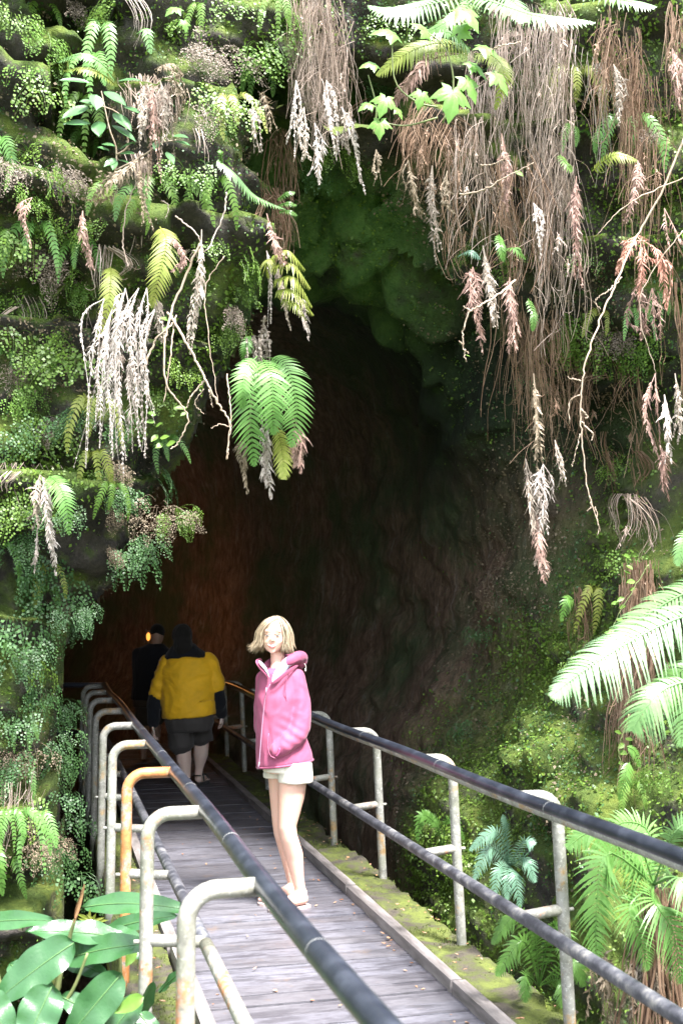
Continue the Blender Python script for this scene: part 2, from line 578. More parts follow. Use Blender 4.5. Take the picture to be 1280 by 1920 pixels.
# ------------------------------------------------------------------ light
world = bpy.data.worlds.new('World')
scene.world = world
world.use_nodes = True
wn = world.node_tree
bg = wn.nodes['Background']
sky = wn.nodes.new('ShaderNodeTexSky')
sky.sky_type = 'NISHITA'
sky.sun_disc = False
SUN_EL, SUN_AZ = R(63), R(157)      # azimuth clockwise from +Y: behind the camera, to its right
sky.sun_elevation = SUN_EL
sky.sun_rotation = SUN_AZ
sky.air_density = 1.0
sky.dust_density = 2.5
hz = wn.nodes.new('ShaderNodeMix'); hz.data_type = 'RGBA'
hz.inputs[0].default_value = .6
hz.inputs[7].default_value = (5.9, 6.2, 6.5, 1)
wn.links.new(sky.outputs[0], hz.inputs[6])
wn.links.new(hz.outputs[2], bg.inputs[0])
bg.inputs[1].default_value = .13
sun_d = bpy.data.lights.new('sun', 'SUN')
sun_d.energy = 4.0
sun_d.angle = R(12)
sun_d.color = (1, .98, .95)
sun = bpy.data.objects.new('sun', sun_d)
COL.objects.link(sun)
sdir = Vector((math.sin(SUN_AZ) * math.cos(SUN_EL), math.cos(SUN_AZ) * math.cos(SUN_EL), math.sin(SUN_EL)))
sun.rotation_euler = sdir.to_track_quat('Z', 'Y').to_euler()
scene.view_settings.view_transform = 'Standard'
scene.view_settings.look = 'None'
scene.view_settings.exposure = 2.7
scene.render.engine = 'CYCLES'
scene.cycles.use_denoising = True
scene.cycles.max_bounces = 6
scene.cycles.transparent_max_bounces = 4

# ------------------------------------------------------------------ plant shapes
def bez(a, b, c, n):
    a, b, c = Vector(a), Vector(b), Vector(c)
    return [a * (1 - t) ** 2 + b * 2 * t * (1 - t) + c * t * t for t in [i / (n - 1) for i in range(n)]]


def curve_pts(ctrl, n):
    """smooth curve through control points"""
    ctrl = [Vector(c) for c in ctrl]
    if len(ctrl) == 2: return [ctrl[0].lerp(ctrl[1], i / (n - 1)) for i in range(n)]
    out = []
    m = len(ctrl) - 1
    for i in range(n):
        t = i / (n - 1) * m
        k = min(int(t), m - 1); u = t - k
        p0 = ctrl[max(k - 1, 0)]; p1 = ctrl[k]; p2 = ctrl[k + 1]; p3 = ctrl[min(k + 2, m)]
        out.append(.5 * ((2 * p1) + (p2 - p0) * u + (2 * p0 - 5 * p1 + 4 * p2 - p3) * u * u + (3 * p1 - p0 - 3 * p2 + p3) * u ** 3))
    return out


def frond(mb, ctrl, width, pairs=26, N=(0, -1, .3), ang=62, droop=.25, fill=.82, curl=0, jit=.06, bare=.12, teeth=0, rr=.004, seg=4, tipw=.05, stem=None, lift=0):
    """fern frond along a curve: midrib tube and tapering pinnae on both sides"""
    pts = curve_pts(ctrl, 40)
    L = sum((pts[i + 1] - pts[i]).length for i in range(39))
    N = Vector(N).normalized()
    (stem or mb).tube(pts[::3] + [pts[-1]], [rr * (1 - .75 * i / 13) for i in range(len(pts[::3]) + 1)], 4, False)
    blade = L * (1 - bare)
    for k in range(pairs):
        t = bare + (1 - bare) * (k + .5) / pairs
        u = (k + .5) / pairs
        f = t * 39; i = min(int(f), 38)
        p = pts[i].lerp(pts[i + 1], f - i)
        T = (pts[min(i + 2, 39)] - pts[max(i - 1, 0)]).normalized()
        S = T.cross(N)
        if S.length < 1e-4: S = T.orthogonal()
        S.normalize()
        NN = S.cross(T).normalized()
        prof = (math.sin(math.pi * min(1, (u * .82 + .18)) ** .9) ** .75) if u < .75 else (math.sin(math.pi * (.75 * .82 + .18) ** .9) ** .75) * (1 - (u - .75) / .25) ** .8
        ln = width * max(prof, tipw)
        gap = blade / pairs
        w = gap * fill * .40
        for sd in (-1, 1):
            a = R(ang + random.uniform(-6, 6) - 18 * u)
            D = (S * sd * math.sin(a) + T * math.cos(a)).normalized()
            l = ln * random.uniform(1 - jit, 1 + jit) * (.6 if random.random() < .03 else 1)
            off = NN * random.uniform(-.06, .06) * l * (1 + 3 * curl)
            ns = seg * (2 if teeth else 1) + 1
            W = D.cross(NN).normalized()
            c = []; ws = []
            for q in range(ns + 1):
                v = q / ns
                pos = p + D * (l * v) + off * v + Vector((0, 0, -1)) * droop * l * v * v + NN * lift * l * v * (1 - v)
                if curl: pos = pos + (T * .5 - NN * random.uniform(.2, 1)) * curl * l * v * v
                ww = w * (1 - v ** 2.2) ** .8 * (.8 + .5 * math.sin(math.pi * min(v * 1.4, 1)))
                if teeth and q % 2: ww *= 1 - teeth
                c.append(pos); ws.append(max(ww, .0004))
            mb.strip(c, [W] * (ns + 1), ws)


def fan_frond(mb, ctrl, spread, n, lf=.011, N=(0, -1, .2)):
    """maidenhair frond: tiny fan leaflets on a triangular hanging blade"""
    pts = curve_pts(ctrl, 20)
    mb.tube(pts[::4] + [pts[-1]], .0011, 3, False)
    N = Vector(N).normalized()
    for _ in range(n):
        u = random.random() ** .8
        t = .25 + .75 * u
        f = t * 19; i = min(int(f), 18)
        p = pts[i].lerp(pts[i + 1], f - i)
        T = (pts[min(i + 1, 19)] - pts[max(i - 1, 0)]).normalized()
        S = T.cross(N)
        S = S.normalized() if S.length > 1e-4 else T.orthogonal().normalized()
        wd = spread * (1 - u) ** .7 * min(1, u * 6 + .35)
        x = random.uniform(-1, 1)
        c = p + S * x * wd + Vector((0, 0, -1)) * abs(x) * wd * .55 + N * random.uniform(-.012, .012)
        d = (T * .6 + S * x * .7 + Vector((random.uniform(-.4, .4), random.uniform(-.4, .4), -.4))).normalized()
        nn = (N + Vector((random.uniform(-.7, .7), random.uniform(-.3, .3), random.uniform(-.1, .9)))).normalized()
        s = d.cross(nn).normalized()
        l = lf * random.uniform(.7, 1.35)
        mb.add([c, c + d * l * .7 + s * l * .62, c + d * l * 1.15, c + d * l * .7 - s * l * .62], [(0, 1, 2, 3)])


def leaf_blade(mb, base, d, n, L, W, bend=.3, prof=None, seg=8, fold=.12, wave=0):
    """one broad leaf with a folded midrib and an arching blade"""
    base, d, n = Vector(base), Vector(d).normalized(), Vector(n).normalized()
    s = d.cross(n).normalized(); n = s.cross(d).normalized()
    prof = prof or (lambda v: (math.sin(math.pi * v ** .75)) ** .8)
    vs = []; fs = []
    ph = random.uniform(0, 6)
    for i in range(seg + 1):
        v = i / seg
        c = base + d * L * v - n * bend * L * v * v - Vector((0, 0, 1)) * bend * .5 * L * v * v
        w = max(W * prof(v), .0006)
        for k, e in enumerate((-1, -.5, 0, .5, 1)):
            z = fold * W * (abs(e) ** 1.3) + wave * W * abs(e) * math.sin(v * 17 + ph + e * 2)
            vs.append(c + s * e * w + n * z)
    for i in range(seg):
        for k in range(4):
            a = i * 5 + k
            fs.append((a, a + 1, a + 6, a + 5))
    mb.add(vs, fs)


def lobed_leaf(mb, c, d, n, L):
    """maple-like leaf with five pointed lobes, drooping tips"""
    c, d, n = Vector(c), Vector(d).normalized(), Vector(n).normalized()
    s = d.cross(n).normalized(); n = s.cross(d).normalized()
    out = [(-160, .34), (-138, .62), (-118, .40), (-96, .52), (-72, .86), (-60, .62), (-50, .66), (-36, .46), (-26, .72), (-14, .8), (0, 1.05),
           (14, .8), (26, .72), (36, .46), (50, .66), (60, .62), (72, .86), (96, .52), (118, .40), (138, .62), (160, .34)]
    vs = [c]; 
    for a, r in out:
        x, y = math.sin(R(a)) * r * L, math.cos(R(a)) * r * L
        vs.append(c + s * x * .5 + d * y * .5 + n * .03 * L)
        vs.append(c + s * x + d * y - n * r * r * L * .28 - Vector((0, 0, 1)) * r * r * L * .12)
    k = len(out); fs = []
    for i in range(k):
        j = (i + 1) % k
        a, b = 1 + 2 * i, 1 + 2 * j
        if i < k - 1:
            fs.append((0, a, b)); fs.append((a, a + 1, b + 1, b))
    mb.add(vs, fs)


def strand(a, ln, wob=.05, lean=(0, 0), n=9):
    """a hanging root: nearly straight down, bending and kinking irregularly"""
    a = Vector(a); pts = [a]
    st = ln / (n - 1)
    dx, dy = random.gauss(0, wob) + lean[0], random.gauss(0, wob) * .5 + lean[1]
    ph = random.uniform(0, 6.28); fq = random.uniform(3, 9); am = wob * random.uniform(.3, 1.6)
    p = a.copy()
    for i in range(n - 1):
        dx += random.gauss(0, wob) * .8; dy += random.gauss(0, wob) * .4
        dx *= .8; dy *= .8
        k = random.gauss(0, .35) if random.random() < .06 else 0
        p = p + Vector((dx + k + am * math.sin(ph + fq * i * st), dy + .5 * k, -1)).normalized() * st
        pts.append(p.copy())
    return pts


def dead_blade(mb, ctrl, width, pairs, curl, rr=.003, bare=.15, thin=1.0):
    """withered frond: curled, shrivelled, partly missing pinnae hanging along a bent midrib"""
    ctrl = [Vector(c) for c in ctrl]
    ctrl = [ctrl[0]] + [c + Vector((random.gauss(0, .008), random.gauss(0, .008), random.gauss(0, .008))) for c in ctrl[1:]]
    pts = curve_pts(ctrl, 40)
    L = sum((pts[i + 1] - pts[i]).length for i in range(39))
    mb.tube(pts[::3] + [pts[-1]], [rr * (1 - .7 * i / 13) for i in range(len(pts[::3]) + 1)], 4, False)
    tw = random.uniform(-.8, .8)
    for k in range(pairs):
        u = (k + .5) / pairs
        t = bare + (1 - bare) * u
        f = t * 39; i = min(int(f), 38)
        p = pts[i].lerp(pts[i + 1], f - i)
        T = (pts[min(i + 2, 39)] - pts[max(i - 1, 0)]).normalized()
        a0 = tw + u * 1.4 * curl
        N = Vector((math.sin(a0), -math.cos(a0), .2))
        S = T.cross(N).normalized()
        NN = S.cross(T).normalized()
        prof = min(1, u * 4 + .25) * (1 - u) ** .55
        for sd in (-1, 1):
            if random.random() < .13: continue
            l = width * max(prof, .12) * random.uniform(.55, 1.2)
            an = R(random.gauss(48, 13))
            D = (S * sd * math.sin(an) + T * math.cos(an)).normalized()
            w = (1 - bare) * L / pairs * random.uniform(.26, .52) * thin
            ns = 6; c = []; ws = []; q = p.copy(); Dk = D.copy()
            roll = random.uniform(-1, 1) * curl
            for j in range(ns + 1):
                c.append(q.copy()); v = j / ns
                ws.append(max(w * (.6 + .8 * math.sin(math.pi * min(1, v * 1.2))) * (1.15 if j % 2 else .6) * (1 - v * .6), .0004))
                Dk = (Dk + Vector((0, 0, -1)) * .22 + NN * roll * .35 + Vector((random.gauss(0, .12), random.gauss(0, .12), random.gauss(0, .12))) * (curl + .2)).normalized()
                q = q + Dk * l / ns
            W = D.cross(NN + Vector((random.gauss(0, .6), random.gauss(0, .6), random.gauss(0, .6)))).normalized()
            mb.strip(c, [W] * (ns + 1), ws)


# ------------------------------------------------------------------ ground cover on the rock (stuff)
def scatter_leaves():
    """small-leaved creepers and moss sprigs over the outdoor rock: tens of thousands of leaves"""
    out = []
    for o, cnt in ((cliff, 90000), (tube, 90000)):
        me = o.data
        nf = len(me.polygons)
        area = np.zeros(nf); me.polygons.foreach_get('area', area)
        cen = np.zeros(nf * 3); me.polygons.foreach_get('center', cen); cen = cen.reshape(-1, 3)
        nor = np.zeros(nf * 3); me.polygons.foreach_get('normal', nor); nor = nor.reshape(-1, 3)
        flip = ((cen - np.array([0.9, 0, 1.7])) * nor).sum(1) > 0
        nor[flip] *= -1
        dens = .5 + fbm(cen * [1.4, 1.4, 2.0], 4, 91) * 1.5
        dens = np.clip(dens, .03, 1.1)
        if o is tube:
            w = np.clip((10.6 - cen[:, 1]) / 2.4, 0, 1) * np.clip((cen[:, 0] - 1.5) / 1, 0, 1)
            w = w * np.clip((2.9 - cen[:, 2]) / 1.2, np.clip((8.6 - cen[:, 1]) * .5, .04, .4), 1) * np.clip((cen[:, 2] + 1.5) / 1.5, .1, 1)
            inm = np.clip((9.6 - cen[:, 1]) / 1.6, .06, 1)
            dens = np.clip(dens + .25, 0, 1.2) * w * inm
        else:
            vis = (cen[:, 0] > -1.5) & (cen[:, 0] < 4.6) & (cen[:, 2] < 5.9) & (cen[:, 2] > -1.8)
            dens = dens * vis * np.clip((7.6 - cen[:, 1]) / .4, .15, 1)
        w = area * dens
        idx = RNG.choice(nf, cnt, p=w / w.sum())
        e = RNG.normal(0, .013, (cnt, 3))
        c = cen[idx] + e + nor[idx] * RNG.uniform(.0, .035, cnt)[:, None]
        out.append((c, nor[idx]))
    c = np.concatenate([a for a, _ in out]); n = np.concatenate([b for _, b in out])
    k = len(c)
    n = n + RNG.normal(0, .55, (k, 3)) + [0, 0, .35]
    n /= np.linalg.norm(n, axis=1)[:, None]
    d = RNG.normal(0, 1, (k, 3)) + [0, 0, -.6]
    d -= n * (d * n).sum(1)[:, None]
    d /= np.linalg.norm(d, axis=1)[:, None]
    s = np.cross(n, d)
    sel = fbm(c * .9, 3, 60) + RNG.normal(0, .12, k)
    big = RNG.random(k) ** 2
    sz = (.006 + .009 * big ** 2 + .003 * (sel > .1))[:, None]
    for nm, lab, mask, mat in (('creeper', 'small-leaved green creeper spreading over the mossy rock', sel > -.02, M['leaf_green']),
                               ('moss_sprigs', 'fine dark green sprigs growing in the rock', (sel <= -.02) & (sel > -.22), M['leaf_dark']),
                               ('leaf_litter', 'dry grey-brown bits of dead fern caught on the rock', sel <= -.22, M['dead_tuft'])):
        C, D, S, Z, Nn = c[mask], d[mask], s[mask], sz[mask], n[mask]
        m = len(C)
        v = np.stack([C, C + D * Z * .9 + S * Z * .75, C + D * Z * 2.1 - Nn * Z * .3, C + D * Z * .9 - S * Z * .75], 1).reshape(-1, 3)
        f = np.arange(m * 4).reshape(-1, 4)
        o = link(nm, mesh_np(nm, v, f), mat, smooth=False)
        tag(o, lab, 'ground cover', kind='stuff')


scatter_leaves()

# ------------------------------------------------------------------ maidenhair clumps, each a thing
def tuft_mesh(nf, L, n, lf, dead):
    """drooping clump: layered pointed blades made of small fan leaflets, hung on wiry stalks"""
    mb = MB()
    for k in range(nf):
        bx, bz = random.uniform(-.6, .6) * L, random.uniform(-.35, .25) * L
        y0 = -random.uniform(.01, .05) - .05 * random.random()
        ln = L * random.uniform(.45, .95)
        lean = bx * .5 + random.uniform(-.3, .3) * ln
        root = Vector((bx * .2, 0, bz * .4 + .02)); top = Vector((bx, y0 - .04, bz + .02)); tip = top + Vector((lean, -.03, -ln))
        N = Vector((random.uniform(-.35, .35), -1, random.uniform(.1, .7))).normalized()
        mb.tube(curve_pts([root, (root + top) / 2 + Vector((0, -.02, .02)), top], 5), .0011, 3, False)
        pts = curve_pts([top, (top + tip) / 2 + Vector((random.uniform(-.01, .01), -.015, 0)), tip], 14)
        mb.tube(pts[::3], .0009, 3, False)
        wd = ln * random.uniform(.32, .46)
        rows = int(ln / (lf * 1.05))
        for r_ in range(rows):
            u = (r_ + .5) / rows
            f = u * 13; i = min(int(f), 12); p = pts[i].lerp(pts[i + 1], f - i)
            T = (pts[i + 1] - pts[i]).normalized(); S = T.cross(N).normalized()
            half = wd * (1 - u) ** .8 * min(1, u * 5 + .45)
            m = max(1, int(half / (lf * .95)))
            for sd in (-1, 1):
                for j in range(m):
                    if random.random() < (.28 if dead else .07): continue
                    x = (j + .5) / m * half
                    c = p + S * sd * x + T * (x * .55) + Vector((0, 0, -.25 * x)) + N * random.uniform(-.006, .006) + S * random.uniform(-.002, .002)
                    jt = .75 if dead else .32
                    nn = (N + Vector((random.gauss(0, jt), random.gauss(0, jt * .5), random.gauss(0, jt)))).normalized()
                    d = (T + S * sd * .8 + Vector((random.gauss(0, .2), 0, random.gauss(0, .2)))).normalized()
                    s = d.cross(nn).normalized(); l = lf * random.uniform(.8, 1.25) * (1 - .35 * u)
                    mb.add([c, c + d * l * .75 + s * l * .6, c + d * l * 1.1, c + d * l * .75 - s * l * .6], [(0, 1, 2, 3)])
    return mb


TUFTS = {}
for kind, specs in {'green': [(9, .20, 0, .0145, 0), (11, .22, 0, .0135, 0), (7, .18, 0, .015, 0), (12, .20, 0, .0130, 0), (8, .24, 0, .0145, 0), (6, .19, 0, .016, 0)],
                    'dead': [(9, .19, 0, .0090, 1), (11, .17, 0, .0085, 1), (7, .21, 0, .0095, 1), (8, .23, 0, .009, 1)]}.items():
    TUFTS[kind] = [tuft_mesh(*sp).mesh('fern_clump') for sp in specs]

CELLN = [('above the top of the cave mouth', 690, 200), ('near the leafy shrub', 200, 150), ('at the upper left corner', 40, 60), ('beside the white root curtain', 600, 120),
         ('left of the shrub', 60, 240), ('above the pale hanging roots', 230, 470), ('left of the golden hanging fern', 410, 480), ('on the left wall at mid height', 60, 560),
         ('left of the pale hanging roots', 80, 720), ('beside the single green frond', 60, 930), ('on the rock nose above the rail', 270, 930),
         ('low on the rock nose', 200, 1060), ('at the left edge above the ginger', 40, 1180), ('on the left bank beside the far posts', 90, 1400), ('low on the left bank above the ginger', 100, 1600),
         ('under the right overhang', 1150, 640), ('behind the right root curtain', 1010, 420), ('at the upper right corner', 1210, 140), ('by the lobed leaves', 800, 230),
         ('under the pale curved frond', 430, 380), ('under the shrub', 180, 340), ('on the right bank by the tree fern', 1150, 1150), ('above the right handrail on the bank', 900, 1300),
         ('below the right handrail', 760, 1540), ('behind the hanging green fern', 450, 620)]
tuft_spots = []
# (px, py, scale, kind) read off the photograph
for px, py, sc, kd in [(205, 880, 1.1, 'dead'), (275, 905, 1.35, 'green'), (300, 950, .95, 'dead'), (215, 935, .9, 'green'), (205, 960, .8, 'dead'), (225, 1035, 1.1, 'green'), (255, 1020, 1, 'green'), (200, 1040, .7, 'dead'),
                       (325, 965, .7, 'green'), (170, 895, .9, 'green'), (25, 950, 1.4, 'green'), (95, 700, 1.4, 'green'), (130, 640, 1.2, 'green'), (150, 690, 1.5, 'dead'), (60, 660, 1.2, 'green'), (20, 690, 1, 'dead'),
                       (20, 640, 1.3, 'green'), (25, 800, 1.2, 'green'), (70, 810, 1.4, 'green'), (120, 800, 1.2, 'dead'), (140, 790, 1, 'green'), (20, 740, 1.1, 'dead'), (290, 750, 1, 'green'), (330, 690, .8, 'green'),
                       (85, 1110, 1.3, 'green'), (100, 1135, .9, 'dead'), (30, 1080, 1.4, 'dead'), (60, 1060, 1.2, 'green'), (20, 1180, 1.5, 'green'), (60, 1195, 1.1, 'green'), (35, 1230, 1.2, 'green'), (120, 1160, .9, 'green'), (55, 1255, .9, 'green'),
                       (140, 1150, .7, 'green'), (70, 510, 1.1, 'dead'), (115, 500, 1.2, 'dead'), (155, 520, 1.2, 'green'), (135, 540, .9, 'green'), (80, 440, 1.1, 'green'), (30, 470, 1.2, 'green'), (100, 420, 1, 'green'),
                       (70, 85, 1.1, 'green'), (55, 150, 1, 'green'), (75, 190, 1.2, 'dead'), (390, 90, 1.4, 'dead'), (385, 115, 1.3, 'dead'), (490, 95, 1.3, 'dead'), (520, 60, 1.2, 'green'), (480, 130, 1.1, 'dead'), (520, 120, 1.1, 'green'),
                       (370, 210, 1.1, 'dead'), (425, 195, 1.3, 'dead'), (450, 190, 1.1, 'dead'), (390, 235, .8, 'green'), (350, 320, 1.1, 'green'), (60, 295, 1.1, 'green'), (70, 340, 1.4, 'dead'), (110, 330, 1.2, 'dead'), (45, 370, 1, 'green'),
                       (420, 590, 1.2, 'dead'), (430, 560, 1, 'green'), (410, 620, 1, 'dead'), (435, 490, 1, 'green'), (390, 470, .8, 'dead'), (215, 30, 1, 'green'), (330, 60, .9, 'green'), (440, 30, 1, 'dead'),
                       (590, 330, .8, 'green'), (640, 300, 1, 'green'), (620, 290, .9, 'green'), (200, 790, .9, 'green'), (110, 960, 1.0, 'dead'), (30, 1020, 1.0, 'green'), (20, 30, 1.1, 'green'), (130, 30, 1, 'dead'), (10, 320, 1.2, 'dead'),
                       (1085, 620, 1.3, 'green'), (1120, 640, 1.2, 'green'), (1060, 640, 1, 'dead'), (1180, 650, 1.1, 'green'), (1150, 630, 1, 'dead'), (1210, 660, .9, 'green'), (1100, 490, .7, 'green'), (900, 470, .8, 'green'), (960, 490, .9, 'green'),
                       (60, 1290, .9, 'green'), (100, 1330, .9, 'green'), (50, 1400, 1.1, 'dead'), (95, 1420, 1, 'green'), (110, 1380, .8, 'green'), (75, 1470, 1, 'green'), (130, 1500, .9, 'green'), (40, 1500, 1, 'green'), (120, 1550, 1, 'dead'), (60, 1560, 1, 'dead'),
                       (140, 1650, 1.2, 'green'), (50, 1600, 1.3, 'dead'), (100, 1600, .9, 'green'), (30, 1340, 1, 'green'), (20, 1440, 1, 'green'), (15, 560, 1.1, 'green'), (60, 590, 1, 'dead'), (250, 600, .8, 'dead'), (300, 480, .9, 'green'), (180, 440, .9, 'green'),
                       (908, 1180, .6, 'green'), (870, 1360, .6, 'green'), (1200, 1050, .9, 'green'), (1090, 1240, .8, 'green'), (1160, 870, .7, 'green'), (1230, 250, .9, 'dead'), (1100, 200, .8, 'green'), (740, 60, 1, 'green'), (700, 170, .8, 'dead'),
                       (1000, 720, .8, 'green'), (1230, 1450, .9, 'green')]:
    tuft_spots.append((px, py, sc, kd))

named = {}
tuft_spots = [(a, b_, c_, 'green' if (k_ == 'dead' and i % 5 in (1, 3)) else k_) for i, (a, b_, c_, k_) in enumerate(tuft_spots)]
for px, py, sc, kd in tuft_spots:
    l, n, d = hit(px, py)
    if l is None or d > 10.5: d, n = 7.0, Vector((0, -1, 0))
    p = P(px, py, d - .03)
    tm = random.choice(TUFTS[kd])
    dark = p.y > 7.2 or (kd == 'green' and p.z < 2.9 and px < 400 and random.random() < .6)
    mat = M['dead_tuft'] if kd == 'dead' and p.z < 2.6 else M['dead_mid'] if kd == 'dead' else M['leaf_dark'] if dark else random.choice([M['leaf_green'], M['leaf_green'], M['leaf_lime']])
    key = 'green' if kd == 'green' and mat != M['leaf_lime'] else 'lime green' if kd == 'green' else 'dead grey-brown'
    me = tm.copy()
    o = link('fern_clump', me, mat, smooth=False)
    o.location = p
    o.scale = [sc * d / 6.9 * random.uniform(.9, 1.1)] * 3
    out = n.copy(); out.z = 0
    yaw = math.atan2(out.x, -out.y) if out.length > .2 else 0
    o.rotation_euler = (random.uniform(-.15, .15), random.uniform(-.2, .2), max(-.9, min(.9, yaw)) + random.uniform(-.4, .4))
    cell = min(CELLN, key=lambda c: math.hypot(c[1] - px, c[2] - py))[0]
    big = 'large' if sc >= 1.15 else 'small' if sc < .92 else 'mid-sized'
    named.setdefault((big, key, cell), []).append((px, o))
ORD = ['leftmost', 'second from left', 'third from left', 'fourth from left', 'fifth from left', 'sixth from left']
for (big, key, cell), lst in named.items():
    lst.sort(key=lambda q: q[0])
    for i, (px, o) in enumerate(lst):
        kindw = 'fern clump'
        pre = '' if len(lst) == 1 else ORD[min(i, 5)] + ' '
        tag(o, f'{pre}{big} {key} {kindw} {cell}', 'fern', 'small fern clumps growing on the rock')

# ------------------------------------------------------------------ footbridge
def wet(nt, vec, colr):
    w = ramp(nt, noise(nt, 1.3, 8, .7, vec), [(.5, 0), (.58, .8)])
    colr = mix(nt, w, colr, (.06, .055, .065))
    lt = ramp(nt, noise(nt, 5, 6, .7, vec), [(.62, 0), (.72, .35)])
    return mix(nt, lt, colr, (.16, .12, .10))


def mat_deck():
    m, nt, out = newmat('deck_wood')
    tc = nd(nt, 'ShaderNodeTexCoord'); g = nd(nt, 'ShaderNodeNewGeometry')
    vec = tc.outputs['Object']
    mp = nd(nt, 'ShaderNodeMapping', ins={'Vector': vec, 'Scale': (1.6, 9, 3)})
    grain = noise(nt, 9, 8, .7, mp.outputs[0])
    base = ramp(nt, grain, [(.3, (.062, .06, .072)), (.5, (.10, .098, .118)), (.7, (.15, .147, .17))])
    base = mix(nt, nd(nt, 'ShaderNodeMath', operation='MULTIPLY', ins={0: g.outputs['Random Per Island'], 1: .5}).outputs[0], base, (.065, .057, .058))
    wetm = ramp(nt, noise(nt, 1.6, 8, .72, mp.outputs[0]), [(.49, 0), (.57, .8)])
    colr = mix(nt, wetm, base, (.045, .042, .05))
    dirt = ramp(nt, noise(nt, 3.2, 7, .75, vec), [(.58, 0), (.68, .5)])
    colr = mix(nt, dirt, colr, (.13, .085, .06))
    b = nd(nt, 'ShaderNodeBump', ins={'Strength': .5, 'Distance': .006, 'Height': noise(nt, 30, 6, .7, mp.outputs[0])})
    ro = ramp(nt, noise(nt, 2.2, 6, .7, vec), [(.35, .35), (.65, .75)])
    p = nd(nt, 'ShaderNodeBsdfPrincipled', ins={'Base Color': colr, 'Roughness': ro, 'Specular IOR Level': .45, 'Normal': b.outputs[0]})
    nt.links.new(p.outputs[0], out.inputs[0])
    return m


M['deck'] = mat_deck()
M['curb'] = mat_noise('curb_wood', [(.09, .08, .075), (.17, .15, .145), (.26, .235, .23)], 6, .7, .5, 50, .005, stretch=(3, .5, 3))
M['ledge'] = mat_noise('mossy_ledge', [(.035, .030, .026), (.065, .055, .042), (.065, .075, .022), (.10, .12, .026), (.05, .055, .026)], 4.5, .95, 1, 60, .02)
M['beam'] = mat_noise('beam_moss', [(.05, .05, .03), (.11, .12, .03), (.17, .15, .03), (.08, .06, .03)], 5, .9, .8, 40, .02)

XL, XR = .70, 1.80          # inner edges of the walkway
Y0, Y1 = -.6, 15.5
bridge = empty('footbridge', (1.25, 4, 0), 'narrow timber footbridge with mossy edges leading into the dark cave', 'footbridge')
mb = MB()
y = Y0
while y < Y1:
    w = .138 + random.uniform(-.003, .003)
    z = random.uniform(-.0035, .0035)
    mb.box((XL - .02, y, -.045 + z), (XR + .02, y + w - .006, z), .0015)
    y += w
mb.obj('deck', M['deck'], bridge, smooth=False)
for sd, x0 in ((-1, XL - .065), (1, XR)):
    mb = MB(); y = Y0 + (0 if sd > 0 else 1)
    while y < Y1:
        ln = random.uniform(2.6, 3.4)
        if sd > 0 and y < 6.9 < y + ln: ln = 6.9 - y
        dx = random.uniform(-.006, .006)
        n = 24
        for k in range(1):
            mb.box((x0 + dx, y, -.03), (x0 + .06 + dx, y + ln - .02, .052 + random.uniform(-.006, .006)), .004)
        y += ln
    mb.obj('curb_board', M['curb'], bridge, smooth=False)
for sd, x0, x1 in ((-1, .40, XL - .07), (1, XR + .065, 2.13)):
    ys = np.arange(Y0, Y1, .035); ks = 13
    vs = []
    for yy in ys:
        for k in range(ks):
            if k in (0, 1, ks - 1, ks - 2):
                e = x0 if k < 2 else x1
                if k in (0, ks - 1): q = [e, yy, -.30]
                else: q = [e, yy, -.02]
            else:
                t = (k - 2) / (ks - 5)
                q = [x0 + (x1 - x0) * (.04 + .92 * t), yy, .02]
            vs.append(q)
    vs = np.array(vs)
    nzs = fbm(vs * 9, 4, 70); nz2 = fbm(vs * 2.5, 3, 71)
    top = vs[:, 2] > -.1
    vs[:, 2] += np.where(top, .028 * nzs + .035 * nz2, 0)
    outer = (vs[:, 0] < .45) if sd < 0 else (vs[:, 0] > 2.1)
    vs[:, 0] += np.where(outer, .03 * fbm(vs * 6, 3, 72), 0)
    vs[:, 2] += np.where(outer & ~top, .06 * fbm(vs * 3, 3, 73), 0)
    link('ledge', mesh_np('ledge', vs, grid_faces(len(ys), ks)), M['ledge'], bridge)
mb = MB()
for x0 in (.43, 1.2, 1.9):
    mb.box((x0, Y0, -.55), (x0 + .18, Y1, -.32), .003)
mb.obj('beam', M['beam'], bridge, smooth=False)

# moss tufts and litter on the ledges (stuff)
def ledge_moss():
    k = 15000
    side = RNG.random(k) < .6
    x = np.where(side, RNG.uniform(1.87, 2.14, k), RNG.uniform(.40, .62, k))
    y = 1.2 + 10 * RNG.random(k) ** 1.3
    p = np.stack([x, y, np.full(k, .03)], 1)
    dens = fbm(p * 4, 3, 75) > -.12
    p = p[dens]; k = len(p)
    p[:, 2] += .028 * fbm(p * 9, 4, 70) - .012
    d = RNG.normal(0, .45, (k, 3)) + [0, 0, 1]; d /= np.linalg.norm(d, axis=1)[:, None]
    s = np.cross(d, RNG.normal(0, 1, (k, 3))); s /= np.linalg.norm(s, axis=1)[:, None]
    h = RNG.uniform(.008, .024, k)[:, None]
    v = np.stack([p - s * .0035, p + s * .0035, p + d * h], 1).reshape(-1, 3)
    o = link('ledge_moss', mesh_np('ledge_moss', v, np.arange(k * 3).reshape(-1, 3)), M['moss_tuft'], smooth=False)
    tag(o, 'bright yellow-green moss growing along the bridge edges', 'moss', kind='stuff')


